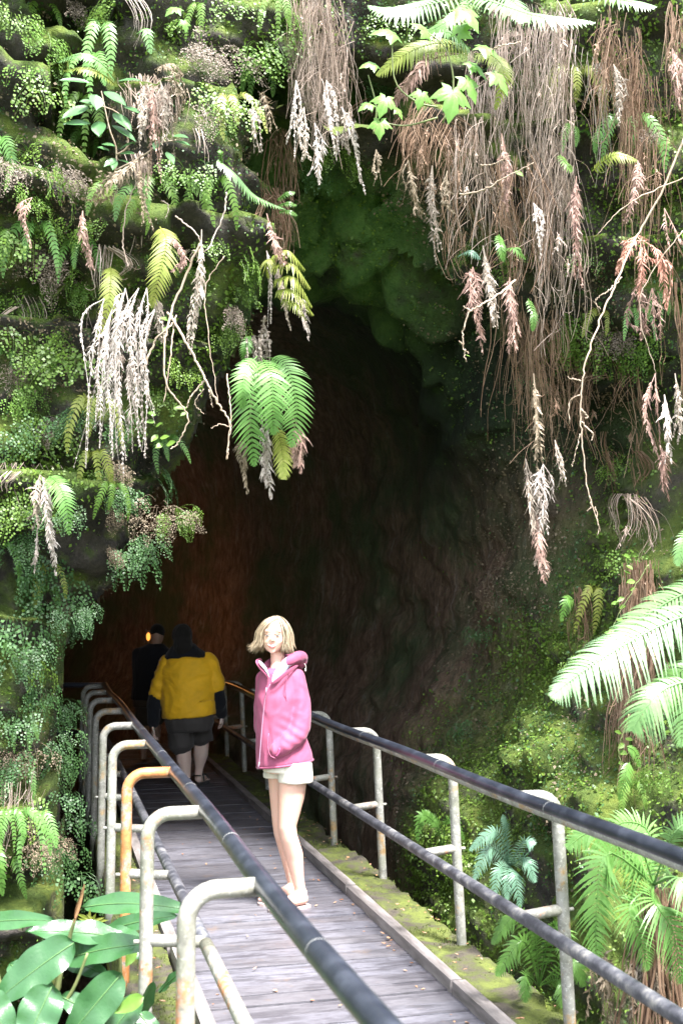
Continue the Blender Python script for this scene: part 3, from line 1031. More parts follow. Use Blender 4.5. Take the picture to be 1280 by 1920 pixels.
M['moss_tuft'] = mat_leaf('moss_tuft', [(.045, .065, .014), (.085, .115, .02), (.14, .17, .035)], .3, .8)
M['litter'] = mat_leaf('litter', [(.28, .10, .04), (.36, .17, .08), (.40, .26, .16), (.30, .19, .13), (.45, .30, .05)], .15, .6)
ledge_moss()
mb = MB()
for _ in range(330):
    r = random.random()
    if r < .42: x, z = random.uniform(1.87, 2.12), .05
    elif r < .55: x, z = random.uniform(.42, .62), .05
    elif r < .75: x, z = random.uniform(1.66, 1.79), .006
    else: x, z = random.uniform(.72, 1.78), .006
    y = 1.5 + 9 * random.random() ** 1.2
    a = random.uniform(0, 6.3)
    L = random.uniform(.008, .028)
    leaf_blade(mb, (x, y, z + random.uniform(0, .006)), (math.cos(a), math.sin(a), random.uniform(0, .25)), (0, 0, 1), L, L * random.uniform(.25, .42), random.uniform(-.2, .3), seg=3, fold=.4)
tag(mb.obj('fallen_leaves', M['litter']), 'scattered dry orange and brown leaf bits lying on the bridge', 'leaf litter', kind='stuff')

# ------------------------------------------------------------------ handrails
def mat_pipe(name, base, rust=0., rustc=(.42, .16, .04), rough=.5, lichen=.5):
    m, nt, out = newmat(name)
    tc = nd(nt, 'ShaderNodeTexCoord'); vec = tc.outputs['Object']
    colr = ramp(nt, noise(nt, 14, 9, .72, vec), [(.32, tuple(c * .45 for c in base)), (.5, base), (.68, tuple(min(1, c * 1.35) for c in base))])
    sp = ramp(nt, noise(nt, 75, 4, .6, vec), [(.56, 0), (.66, lichen)])
    colr = mix(nt, sp, colr, (.50, .50, .46))
    gr = ramp(nt, noise(nt, 4, 6, .7, vec), [(.48, 0), (.62, .4)])
    colr = mix(nt, gr, colr, (.10, .11, .055))
    if rust:
        rc = ramp(nt, noise(nt, 25, 6, .7, vec), [(.35, tuple(c * .5 for c in rustc)), (.6, rustc)])
        rm = ramp(nt, noise(nt, 5.5, 8, .75, vec), [(.62 - .32 * rust, 0), (.70 - .32 * rust, .95)])
        colr = mix(nt, rm, colr, rc)
    b = nd(nt, 'ShaderNodeBump', ins={'Strength': .5, 'Distance': .003, 'Height': noise(nt, 60, 6, .7, vec)})
    p = nd(nt, 'ShaderNodeBsdfPrincipled', ins={'Base Color': colr, 'Roughness': rough, 'Specular IOR Level': .45, 'Normal': b.outputs[0]})
    nt.links.new(p.outputs[0], out.inputs[0])
    return m


M['pipe'] = mat_pipe('galvanised_pipe', (.21, .205, .185), .25, (.30, .19, .08))
M['pipe_rust'] = mat_pipe('rusty_pipe', (.24, .21, .18), .68, (.44, .18, .055))
M['pipe_halfrust'] = mat_pipe('patchy_rusty_pipe', (.22, .21, .185), .28, (.46, .17, .06))
M['sleeve'] = mat_noise('black_sleeve', [(.010, .012, .018), (.018, .021, .030), (.04, .045, .06)], 7, .30, .25, 60, .002, .6)
M['sleeve_worn'] = mat_noise('worn_black_pipe', [(.018, .019, .024), (.036, .037, .046), (.08, .08, .09), (.20, .19, .18)], 13, .5, .4, 70, .003, .5)
M['joint'] = mat_noise('joint_ring', [(.12, .12, .12), (.2, .2, .19)], 30, .5)


def arc(c, r, a0, a1, n, ux, uy):
    return [Vector(c) + Vector(ux) * r * math.cos(a0 + (a1 - a0) * i / n) + Vector(uy) * r * math.sin(a0 + (a1 - a0) * i / n) for i in range(n + 1)]


def handrail(side, xr, zr, xp, lean, ys, yend, label, rusts):
    root = empty('handrail', (xr, 4, 0), label, 'handrail', 'pipe handrails of the footbridge')
    y0 = -.4
    def wob(y): return .006 * math.sin(y * 1.7 + side)
    yy = np.arange(y0, yend + .01, .3)
    MBt = MB(); MBt.tube([(xr + wob(q), q, zr + wob(q * 1.3)) for q in yy], .030, 20)
    MBt.obj('top_rail', M['sleeve'], root)
    MBt = MB(); MBt.tube([(xr + wob(q) - side * .004, q, zr - .013 + wob(q * 1.3)) for q in yy], .0245, 16)
    MBt.obj('pipe_core', M['pipe'], root)
    zm = .48
    nearw = 5.2 if side < 0 else -1
    if side < 0:
        cut = ys[2]
        a = MB(); a.tube([(xr, q, zm) for q in np.arange(y0, cut + .01, .25)], .025, 16); tag(a.obj('mid_rail', M['pipe_halfrust'], root), 'pale rust-streaked near stretch of mid rail')
        a = MB(); a.tube([(xr, q, zm) for q in np.arange(cut, yend + .01, .3)], .0255, 16); a.obj('mid_rail', M['sleeve_worn'], root)
    else:
        a = MB(); a.tube([(xr + .02, q, zm) for q in yy], .027, 16); a.obj('mid_rail', M['sleeve_worn'], root)
    # sleeve joints
    for i in range(len(ys) - 1):
        for t in ((.46,) if side < 0 else (.72,)):
            q = ys[i] + (ys[i + 1] - ys[i]) * t
            a = MB(); a.tube([(xr + wob(q), q - .0015, zr + wob(q * 1.3)), (xr + wob(q), q + .0015, zr + wob(q * 1.3))], .0306, 20)
            a.obj('joint_ring', M['joint'], root)
    for i, y in enumerate(ys):
        rb = .085
        xt = xp - side * lean          # posts lean in towards the walkway at the top
        ztop = zr - .008
        foot = Vector((xp, y, -.16 if side < 0 else -.28))
        knee = Vector((xt, y, ztop - rb))
        cc = Vector((xt - side * rb, y, ztop - rb))
        bend = arc(cc, rb, 0, math.pi / 2, 8, (side, 0, 0), (0, 0, 1))
        pts = [foot.lerp(knee, t) for t in (0, .25, .5, .75)] + bend + [Vector((xr + side * .012, y, ztop))]
        mat = rusts.get(i, M['pipe'])
        a = MB(); a.tube(pts, .0255, 18); po = a.obj('post', mat, root)
        if mat is M['pipe_rust']: tag(po, 'post covered in bright orange rust')
        t = (zm - foot.z) / (knee.z - foot.z)
        pm = foot.lerp(knee, t)
        a = MB(); a.tube([pm + Vector((side * .0, 0, .015)), Vector((xr + (.02 if side > 0 else 0), y, zm - .005))], .0225, 14)
        a.tube([pm + Vector((side * .02, 0, .012)), pm + Vector((side * .045, 0, .012))], .008, 8)
        a.obj('arm', M['pipe_halfrust'] if (side > 0 or mat is not M['pipe']) else M['pipe'], po)
    return root


ZR = .96
yl = [solve_y(.60, ZR, px) for px in (733, 497, 385, 325, 283, 255, 233, 217, 205, 196)]
handrail(-1, .60, ZR, .385, .0, yl, yl[-1] + .1, 'left handrail of pale pipe posts with black top rail, one post rusted orange',
         {1: M['pipe_halfrust'], 2: M['pipe_halfrust'], 3: M['pipe_rust']})
yr = [solve_y(2.11, -.02, px) for px in (1400, 1075, 870, 722, 630, 562, 505, 461, 428, 400)]
handrail(1, 1.865, ZR, 2.11, .055, yr, yr[-1] + .1, 'right handrail of pale pipe posts and black rails beside the mossy bank', {})
# a rail leading off to the left inside the cave
root = empty('side_railing', (-.6, yl[-1] + .15, 0), 'dark railing running off to the left inside the cave', 'railing')
yb = yl[-1] + .12
a = MB(); a.tube([(.6, yb, .96), (-2.2, yb + .3, .96)], .028, 10); a.obj('top_rail', M['sleeve'], root)
a = MB(); a.tube([(.6, yb, .48), (-2.2, yb + .3, .48)], .028, 10); a.obj('mid_rail', M['sleeve'], root)
for q in (-.5, -1.6):
    a = MB(); a.tube([(q, yb + .1, -.1), (q, yb + .1, .95)], .026, 10); a.obj('post', M['pipe'], root)

# ------------------------------------------------------------------ lamps in the cave
def lamp(loc, power, label, rad):
    m, nt, out = newmat('lamp_glow')
    e = nd(nt, 'ShaderNodeEmission', ins={'Color': (1, .30, .05, 1), 'Strength': .38})
    nt.links.new(e.outputs[0], out.inputs[0])
    r = empty('cave_lamp', loc, label, 'lamp', 'amber lamps inside the cave')
    b = MB(); b.ball(loc, (rad, rad, rad * 2.0), 12, 8); b.obj('bulb', m, r)
    l = Vector(loc)
    b = MB(); b.tube([l + Vector((0, .05, -rad * 3)), l + Vector((0, .05, rad * 3))], rad * 1.3, 10); b.tube([l + Vector((0, .05, rad * 2)), l + Vector((0, .35, rad * 3))], .012, 6)
    b.obj('housing', M['sleeve'], r)
    ld = bpy.data.lights.new('lamp_light', 'POINT'); ld.energy = power; ld.color = (1, .42, .12); ld.shadow_soft_size = .12
    lo = bpy.data.objects.new('lamp_light', ld); COL.objects.link(lo); lo.location = l + Vector((0, -.18, 0)); lo.parent = r; lo.matrix_parent_inverse = r.matrix_world.inverted()
    return r


lamp(P(278, 1194, 14.6), 1.2, 'small glowing amber lamp beside the dark figure\'s head in the cave', .026)
r2 = lamp(P(62, 1150, 12.6), .4, 'amber cave lamp hidden behind the rock nose on the left', .04)
sd_ = bpy.data.lights.new('lamp_beam', 'SPOT'); sd_.energy = 36; sd_.color = (1, .40, .12); sd_.spot_size = R(88); sd_.spot_blend = 1.0; sd_.shadow_soft_size = .1
so_ = bpy.data.objects.new('lamp_beam', sd_); COL.objects.link(so_); so_.location = P(62, 1150, 12.6)
so_.rotation_euler = (P(330, 1075, 19) - P(62, 1150, 12.6)).to_track_quat('-Z', 'Y').to_euler(); so_.parent = r2; so_.matrix_parent_inverse = r2.matrix_world.inverted()

# ------------------------------------------------------------------ featured plants
def pxs(pts, d):
    """control points read off the photograph at about D metres; a third number moves a point nearer"""
    return [P(p[0], p[1], d - (p[2] if len(p) > 2 else 0)) for p in pts]


def plant(name, loc, label, cat, group=None):
    return empty(name, loc, label, cat, group)


def add_frond(root, pts, d, hw, mat, pairs=24, N=(0, -1, .35), name='frond', label=None, **k):
    mb = MB()
    frond(mb, pxs(pts, d), hw * d / FPX, pairs, N, **k)
    o = mb.obj(name, mat, root, smooth=False)
    if label: o['label'] = label
    return o


def dead_fr(root, pts, d, hw, mat, pairs=20, curl=.5, bare=.15):
    mb = MB()
    for k in range(3 if curl > .45 else 2):
        q = pts if k == 0 else [pts[0]] + [(x[0] + random.gauss(0, 9), x[1] + random.gauss(0, 16) - random.random() * 14) + tuple(x[2:]) for x in pts[1:]]
        dead_blade(mb, pxs(q, d + .04 * k), hw * 1.4 * d / FPX, int(pairs * 1.25), curl, bare=bare, thin=.45 if mat is M['dead_white'] else 1)
    return mb.obj('dead_frond', mat, root, smooth=False)


# hanging fern in the middle of the mouth
r = plant('hanging_fern', P(487, 660, 6.4), 'bright green fern hanging from the cave lip with dry fronds under it', 'fern')
G = M['fern_lite']
add_frond(r, [(488, 668), (470, 705, .12), (470, 790, .14), (477, 874, .05)], 6.4, 46, G, 28, ang=74, droop=.35, bare=.08)
add_frond(r, [(490, 668), (508, 700, .16), (512, 760, .18), (513, 814, .12)], 6.38, 42, G, 26, ang=74, droop=.35, bare=.1)
add_frond(r, [(492, 668), (535, 685, .1), (556, 760, .1), (546, 838, .05)], 6.45, 42, G, 28, ang=76, droop=.35, bare=.15)
add_frond(r, [(482, 668), (462, 692, .1), (455, 730, .14), (456, 765, .1)], 6.33, 26, G, 18, ang=74, droop=.3, bare=.1)
add_frond(r, [(495, 700), (518, 790, .05), (530, 850), (531, 898)], 6.5, 24, M['fern_gold'], 22, ang=70, droop=.4, bare=.4, label='yellow-green frond')
add_frond(r, [(470, 630), (464, 642, .05), (459, 660, .05), (457, 682)], 6.4, 15, G, 14, ang=72, bare=.05)
dead_fr(r, [(490, 690), (496, 790), (505, 860), (511, 930)], 6.5, 22, M['dead_pale'], 26, .15, bare=.35)
dead_fr(r, [(478, 700), (462, 820), (459, 870), (463, 924)], 6.52, 14, M['dead_tuft'], 24, .3, bare=.4)
dead_fr(r, [(500, 690), (552, 790), (563, 830), (561, 884)], 6.52, 24, M['dead_pink'], 24, .2, bare=.4)
for q in range(7):
    x = random.uniform(470, 503)
    dead_fr(r, [(x, 655), (x + random.uniform(-10, 10), 640, .08), (x + random.uniform(-12, 14), 690, .1)], 6.42, 8, M['dead_grey'], 12, .6)

r = plant('wall_fern', P(100, 890, 6.5), 'single bright green frond with bleached dry fronds hanging beside it on the left wall', 'fern')
add_frond(r, [(92, 893), (108, 905, .1), (124, 945, .14), (130, 1003, .1)], 6.4, 26, G, 24, ang=72, droop=.3, bare=.05)
dead_fr(r, [(80, 895), (84, 930, .1), (90, 980, .12), (92, 1030, .1)], 6.4, 20, M['dead_pale'], 22, .15)
dead_fr(r, [(95, 1000), (103, 1030, .1), (103, 1078, .08)], 6.45, 17, M['dead_pale'], 14, .15)
dead_fr(r, [(70, 990), (68, 1030, .1), (64, 1078, .08)], 6.45, 8, M['dead_pale'], 16, .2)
dead_fr(r, [(75, 890), (70, 930, .1), (75, 985, .1)], 6.42, 18, M['dead_grey'], 16, .5)

r = plant('golden_fern', P(515, 440, 6.4), 'yellow-green fern with hooked fronds drooping over pale dry roots', 'fern')
for (x0, y0, x1, y1, x2, y2, hw) in [(512, 480, 540, 470, 572, 505, 20), (510, 500, 548, 495, 582, 540, 22), (515, 525, 550, 520, 585, 575, 22), (520, 545, 550, 545, 588, 590, 20),
                                     (512, 485, 500, 490, 503, 520, 16), (530, 560, 555, 570, 575, 600, 15)]:
    add_frond(r, [(x0, y0, .05), (x1, y1, .15), (x2, y2, .1)], 6.38, hw, M['fern_gold'], 18, N=(0, -.6, .8), ang=60, droop=.9, bare=.02)
dead_fr(r, [(500, 470), (504, 520, .05), (503, 612, .05)], 6.4, 9, M['dead_pale'], 26, .2)
dead_fr(r, [(545, 540), (565, 580, .05), (578, 620, .05)], 6.4, 15, M['dead_pale'], 18, .2)
dead_fr(r, [(520, 500), (528, 550, .05), (538, 600, .05)], 6.42, 14, M['dead_grey'], 18, .5)

r = plant('arching_fern', P(412, 300, 6.5), 'pale folded fern frond arching down across the lip with a fresh green tip', 'fern')
add_frond(r, [(408, 300), (440, 325, .12), (478, 366, .2), (535, 392, .25)], 6.5, 15, M['fern_pale'], 34, N=(.3, -.6, .7), ang=50, droop=1.0, bare=.02, fill=1.0)
for x0, y0, x1, y1 in [(520, 375, 553, 360), (522, 385, 556, 384), (524, 396, 557, 403), (415, 305, 412, 280)]:
    add_frond(r, [(x0, y0, .2), ((x0 + x1) / 2, (y0 + y1) / 2 - 4, .24), (x1, y1, .22)], 6.5, 9, M['fern_green'], 10, bare=.02)

for lab, ctr, frs in [
    ('slim yellow-green fern hanging above the white dry fronds', (205, 495), [([(207, 500), (208, 520, .1), (203, 570, .15), (182, 636, .12)], 25, 'fern_gold', 26)]),
    ('pale golden fern frond hanging left of the twisted vine', (305, 420), [([(300, 425), (312, 450, .1), (300, 510, .16), (283, 576, .12)], 34, 'fern_gold', 28), ([(300, 430), (330, 455, .1), (338, 500, .1)], 14, 'dead_pink', 14), ([(290, 560), (300, 600, .1), (302, 640, .1)], 14, 'dead_grey', 14)]),
    ('bright pale fern arching over the leafy shrub', (210, 150), [([(215, 150), (190, 118, .15), (150, 102, .2), (108, 116, .15)], 15, 'fern_pale', 24), ([(215, 158), (185, 135, .15), (150, 128, .2), (118, 132, .15)], 13, 'fern_gold', 20), ([(262, 60), (275, 55, .1), (283, 100, .1)], 15, 'fern_pale', 12)]),
    ('pink and gold fern spreading among the lobed leaves', (870, 90), [([(880, 90), (820, 80, .15), (760, 100, .2), (705, 140, .15)], 34, 'fern_gold', 30), ([(860, 100), (800, 110, .2), (770, 150, .25), (735, 195, .2)], 34, 'dead_pink', 26), ([(880, 90), (840, 60, .2), (790, 60, .25)], 26, 'fern_pale', 22)]),
    ('golden fern frond hooking down right of the lobed leaves', (890, 100), [([(890, 100), (925, 105, .1), (945, 140, .15), (928, 205, .1)], 26, 'fern_gold', 26)]),
    ('sunlit pale ferns leaning out over the top edge', (900, -20), [([(880, -10), (800, 8, .3), (740, 20, .4), (690, 10, .4)], 30, 'fern_pale', 30), ([(860, -20), (930, 5, .3), (1010, 30, .5), (1115, 42, .5)], 34, 'fern_pale', 34), ([(900, -25), (960, 0, .2), (985, 40, .3)], 34, 'fern_pale', 24), ([(1050, -30), (1150, -5, .3), (1230, 12, .4)], 26, 'fern_pale', 26), ([(900, -20), (860, 25, .3), (800, 60, .35)], 24, 'fern_green', 24)]),
    ('thin green fern on the mossy rock right of the dry roots', (1080, 300), [([(1110, 320), (1150, 290, .1), (1195, 300, .1)], 18, 'fern_gold', 18), ([(1050, 290), (1060, 305, .1), (1072, 320, .1)], 14, 'leaf_lime', 10)]),
    ('small green ferns growing out between the brown roots', (960, 480), [([(935, 440), (938, 460, .1), (945, 490, .1)], 14, 'fern_green', 12), ([(940, 470), (965, 465, .15), (985, 485, .1)], 14, 'fern_green', 12), ([(860, 480), (880, 470, .1), (900, 485, .1)], 12, 'fern_silver', 12), ([(990, 560), (1000, 590, .1), (998, 620, .1)], 12, 'fern_green', 12)]),
    ('small fern low on the rock wall under the brown roots', (1055, 1120), [([(1075, 1125), (1062, 1125, .1), (1052, 1165, .1)], 16, 'fern_green', 14)]),
    ('small green fern growing on the hanging root trunk', (1175, 1400), [([(1180, 1430, .5), (1172, 1455, .55), (1160, 1500, .55)], 17, 'fern_green', 16), ([(1175, 1400, .5), (1190, 1410, .5), (1200, 1440, .5)], 12, 'fern_green', 12)]),
    ('pale frond and dry tip at the right edge above the big fern', (1290, 1010), [([(1310, 990), (1285, 1010, .2), (1268, 1060, .25)], 26, 'fern_pale', 20)]),
    ('fern tips at the left edge beside the low bank', (-20, 1590), [([(-30, 1560), (-5, 1600, .3), (5, 1680, .3)], 18, 'fern_green', 20)]),
]:
    r = plant('fern', P(ctr[0], ctr[1], 6.5), lab, 'fern')
    for pts, hw, mt, n in frs:
        if 'dead' in mt: dead_fr(r, pts, 6.45, hw, M[mt], n, .3)
        else: add_frond(r, pts, 6.45, hw, M[mt], n, ang=66, droop=.4, bare=.06)

# small tongue-shaped ferns growing from the rock among the clumps
SF = []
for v_ in range(5):
    mb = MB(); nf_ = random.choice((2, 3, 4))
    for k in range(nf_):
        a_ = (k - (nf_ - 1) / 2) * .75 + random.uniform(-.3, .3); L_ = random.uniform(.16, .30)
        frond(mb, [(0, 0, 0), (math.sin(a_) * L_ * .4, -.07, .05), (math.sin(a_) * L_ * .8, -.11, -L_ * .35), (math.sin(a_) * L_ * .9, -.10, -L_ * .95)], random.uniform(.030, .048), 18, (0, -1, .35), ang=68, droop=.4, bare=.1, rr=.002)
    SF.append(mb.mesh('small_fern'))
sfn = {}
RG = random.Random(5)
cand = [(RG.uniform(0, 330), RG.uniform(250, 1150)) for _ in range(20)] + [(RG.uniform(0, 530), RG.uniform(0, 420)) for _ in range(12)] + [(RG.uniform(0, 130), RG.uniform(1200, 1640)) for _ in range(8)] + [(RG.uniform(1050, 1270), RG.uniform(60, 640)) for _ in range(8)] + [(RG.uniform(1000, 1270), RG.uniform(1000, 1480)) for _ in range(5)]
for px, py in cand:
    l, n, d = hit(px, py)
    if l is None or d > 8 or l.y > 7.6: continue
    me = RG.choice(SF).copy(); mt = RG.choice(['fern_green', 'fern_green', 'fern_lite', 'leaf_lime', 'fern_gold'])
    o = link('small_fern', me, M[mt], smooth=False); o.location = P(px, py, d - .04); o.scale = [RG.uniform(.7, 1.2)] * 3
    o.rotation_euler = (RG.uniform(-.2, .2), RG.uniform(-.3, .3), RG.uniform(-.5, .5))
    cell = min(CELLN, key=lambda c: math.hypot(c[1] - px, c[2] - py))[0]
    cw = {'fern_green': 'green', 'fern_lite': 'light green', 'leaf_lime': 'lime green', 'fern_gold': 'yellow-green'}[mt]
    sfn.setdefault((cw, cell), []).append((px, o))
for (cw, cell), lst in sfn.items():
    lst.sort(key=lambda q: q[0])
    for i, (px, o) in enumerate(lst):
        tag(o, ('' if len(lst) == 1 else ORD[min(i, 5)] + ' ') + f'small {cw} narrow-fronded fern {cell}', 'fern', 'narrow-fronded ferns growing among the clumps')

# small ferns on the right bank behind the rail
r = plant('small_fern', P(815, 1590, 7.3), 'small two-fronded fern low on the bank behind the second post from the camera', 'fern')
for pts in ([(830, 1590), (815, 1545, .1), (790, 1530, .15), (782, 1578, .15)], [(830, 1590), (835, 1545, .1), (850, 1540, .15), (870, 1575, .12)], [(826, 1590), (820, 1550, .1), (795, 1520, .1)]):
    add_frond(r, pts, 7.0, 17, M['fern_green'], 16, bare=.3)
r = plant('silver_fern', P(955, 1650, 5.9), 'silvery blue-green fern on the bank behind the mid rail', 'fern')
for x, y, hw, bx, by in [(880, 1595, 22, 930, 1560), (888, 1650, 24, 920, 1590), (925, 1690, 20, 935, 1630), (975, 1705, 22, 965, 1640), (1003, 1655, 22, 985, 1610), (1000, 1585, 22, 980, 1580), (942, 1528, 16, 948, 1560), (950, 1690, 20, 952, 1640)]:
    add_frond(r, [(955, 1625), (bx, by, .14), (x, y, .18)], 5.75, hw, M['fern_silver'], 22, ang=64, droop=.3, bare=.08, teeth=.25, seg=4)
r = plant('low_fern', P(1015, 1850, 4.9), 'fresh green fern arching out under the mid rail', 'fern')
for x, y, hw, bx, by in [(922, 1770, 26, 975, 1715), (930, 1830, 30, 980, 1765), (985, 1880, 22, 985, 1830), (1065, 1815, 30, 1050, 1745), (1045, 1735, 24, 1030, 1750), (1055, 1890, 26, 1050, 1840), (1000, 1735, 22, 1005, 1770), (1095, 1850, 24, 1070, 1800)]:
    add_frond(r, [(1010, 1850), (bx, by, .12), (x, y, .16)], 5.0, hw, M['fern_green'], 22, ang=66, droop=.35, bare=.2)

# tree fern on the right
r = plant('tree_fern', P(1230, 1800, 4.6), 'large light green tree fern with toothed fronds at the right edge under the rail', 'tree fern')
for pts, hw, n in [([(1225, 1660), (1160, 1590, .1), (1110, 1560, .14), (1062, 1590, .16)], 50, 34), ([(1225, 1660), (1140, 1600, .22), (1118, 1700, .26), (1118, 1812, .2)], 55, 38),
                   ([(1225, 1660), (1205, 1600, .0), (1190, 1620, .05), (1182, 1700, .05)], 48, 30), ([(1225, 1660), (1225, 1690, .2), (1262, 1750, .24), (1276, 1845, .2)], 58, 34),
                   ([(1225, 1660), (1250, 1590, .1), (1275, 1550, .14), (1330, 1530, .1)], 45, 30), ([(1225, 1660), (1265, 1645, .25), (1300, 1680, .3), (1340, 1740, .3)], 48, 30),
                   ([(1225, 1660), (1180, 1700, .1), (1200, 1760, .12), (1215, 1820, .1)], 42, 28), ([(1225, 1660), (1215, 1560, -.1), (1160, 1545, -.1), (1110, 1600, -.1)], 42, 28)]:
    add_frond(r, pts, 4.75, hw, M['fern_pale'] if random.random() < .25 else M['fern_lite'] if 'fern_lite' in M else M['fern_green'], n, ang=68, droop=.28, bare=.1, teeth=.3, fill=.8, rr=.006, seg=5)
mb = MB()
for _ in range(70):
    a = random.uniform(0, 6.28); rr_ = random.uniform(0, .09)
    c = P(1235, 1670, 4.75) + Vector((math.cos(a) * rr_, math.sin(a) * rr_, 0))
    mb.tube(strand(c, random.uniform(.5, 1.3), .12), random.uniform(.003, .006), 4, False)
mb.obj('trunk', M['root'], r, smooth=False)
for k in range(12):
    x = random.uniform(1130, 1270)
    dead_fr(r, [(x, 1800), (x + random.uniform(-12, 12), 1840, .1), (x + random.uniform(-22, 22), random.uniform(1890, 1960), .1)], 4.8, random.uniform(14, 24), random.choice([M['dead_tuft'], M['dead_grey']]), 16, .8)

r = plant('overhanging_fern', P(1330, 1200, 4.2), 'huge sunlit pale fern frond reaching in from the right edge', 'fern')
add_frond(r, [(1400, 1120), (1250, 1168, .0), (1120, 1240, .1), (1032, 1306, .15)], 4.1, 78, M['fern_white'] if 'fern_white' in M else M['fern_pale'], 54, N=(-.15, -.75, .6), ang=76, droop=.42, bare=.0, teeth=.2, fill=.86, rr=.006, seg=6)
add_frond(r, [(1400, 1080), (1290, 1110, .0), (1190, 1170, .0), (1120, 1250, .05)], 4.25, 62, M['fern_pale'], 46, N=(-.15, -.75, .6), ang=70, droop=.4, bare=.0, teeth=.2, fill=.86, rr=.006, seg=6)
add_frond(r, [(1380, 1260), (1260, 1285, .1), (1215, 1320, .15), (1185, 1370, .15)], 4.0, 56, M['fern_pale'], 30, N=(-.1, -.8, .5), ang=66, droop=.5, bare=.25, teeth=.3, fill=.8, rr=.006, seg=6)
add_frond(r, [(1380, 1215), (1290, 1250, .1), (1240, 1290, .1), (1210, 1330, .1)], 4.15, 42, M['fern_green'], 26, N=(-.1, -.8, .5), ang=62, droop=.4, bare=.1, teeth=.3, seg=5)
add_frond(r, [(1400, 1300), (1330, 1300, .1), (1290, 1330, .1), (1275, 1400, .1)], 4.0, 46, M['fern_pale'], 26, N=(-.1, -.8, .5), ang=66, droop=.5, bare=.1, teeth=.3, seg=5)

# ------------------------------------------------------------------ dry roots and dead fronds hanging from the lip
def curtain(label, spans, mat, name='hanging_roots', off=.1, rad=.0022, n=None, fr=(), cat='roots', wob=.05):
    """bundle of roots: SPANS = (px0, px1, py_top, py_top_jitter, bottom py at px0, at px1, jitter, count)"""
    mb = MB(); d0 = None
    for (a, b, t, tj, y0, y1, yj, cnt) in spans:
        locks = max(2, cnt // 9)
        for li in range(locks):
            x = random.uniform(a, b); y = t + random.uniform(-tj, tj)
            c = at(x, y, off + random.uniform(-.02, .12))
            if d0 is None: d0 = c
            dd = -(CMI @ c).z
            ye = y0 + (y1 - y0) * (x - a) / (b - a) + yj * .5 - random.expovariate(1 / (yj * .8 + (y0 - t) * .12))
            ln = max(.1, (ye - y) * dd / FPX)
            n = max(7, int(ln / .045))
            lw = wob * random.uniform(.8, 2.2)
            core = strand(c, ln, lw, (random.gauss(0, .10), -.03), n)
            sp = random.uniform(.012, .045) * (1.5 if b - a > 60 else 1)
            conv = random.uniform(.2, .8)
            m = max(3, int(random.gauss(cnt / locks, 3)))
            bulge = Vector((random.gauss(0, .05), random.uniform(-.05, 0), 0))
            for _ in range(m):
                o = Vector((random.gauss(0, 1), random.gauss(0, .5), 0)) * sp
                end = max(4, int(n * min(1, random.betavariate(3, 1.3))))
                beg = int(n * random.random() * .35) if random.random() < .3 else 0
                if end - beg < 4: beg = 0
                fa, pa, fb, pb = random.uniform(2, 8), random.uniform(0, 6), random.uniform(9, 22), random.uniform(0, 6)
                am = random.uniform(.004, .038) * random.random() ** .5; am2 = random.uniform(.001, .007)
                drift = Vector((random.gauss(0, .12), random.gauss(0, .05), 0)) * (2.5 if random.random() < .12 else 1)
                pts = []
                for i in range(beg, end):
                    tt = i / (n - 1); z_ = tt * ln
                    w_ = o * (1 - conv * tt) + bulge * math.sin(math.pi * tt) + drift * z_ * min(z_, .5) + Vector((math.sin(fa * z_ + pa) * am + math.sin(fb * z_ + pb) * am2, math.cos(fb * z_ + pa) * am2 * 2, 0))
                    pts.append(core[i] + w_)
                if random.random() < .10:      # a tip that curls away
                    sg = random.choice((-1, 1))
                    for j in range(4): pts.append(pts[-1] + Vector((sg * .014, 0, -.012 + .007 * j)))
                k = len(pts); r0 = rad * random.choice((.45, .6, .8, 1.0, 1.5))
                mb.tube(pts, [r0 * (1 - .65 * i / k) for i in range(k)], 3, False)
            if cnt > 40 and random.random() < .6:      # loose hairs lying across the lock
                for _ in range(3):
                    i0 = random.randrange(0, max(1, n - 4)); p0 = core[i0] + Vector((random.gauss(0, .04), -.03, 0))
                    a_ = random.uniform(-1, 1); l_ = random.uniform(.08, .3)
                    mb.tube(curve_pts([p0, p0 + Vector((a_ * l_ * .5, -.02, -l_ * .3)), p0 + Vector((a_ * l_ * .8, -.02, -l_ * random.uniform(.5, 1.1)))], 7), rad * .5, 3, False)
            if cnt > 40 and random.random() < .65:      # withered leaf remains caught in the lock
                i0 = int(n * random.uniform(.15, .6)); i1 = min(n - 1, i0 + max(3, int(.16 / .045)))
                if i1 - i0 >= 3: dead_blade(mb, [core[i0], core[(i0 + i1) // 2] + Vector((random.gauss(0, .015), -.03, 0)), core[i1] + Vector((random.gauss(0, .02), -.02, 0))], random.uniform(.025, .06), 14, .8)
    r = empty(name, d0, label, cat, 'dry roots and dead fronds hanging from the rock lip')
    mb.obj('strands', mat, r, smooth=False)
    for (pts, hw, mt, cnt, cu) in fr:
        dead_fr(r, pts, 6.25, hw, M[mt], cnt, cu)
    return r


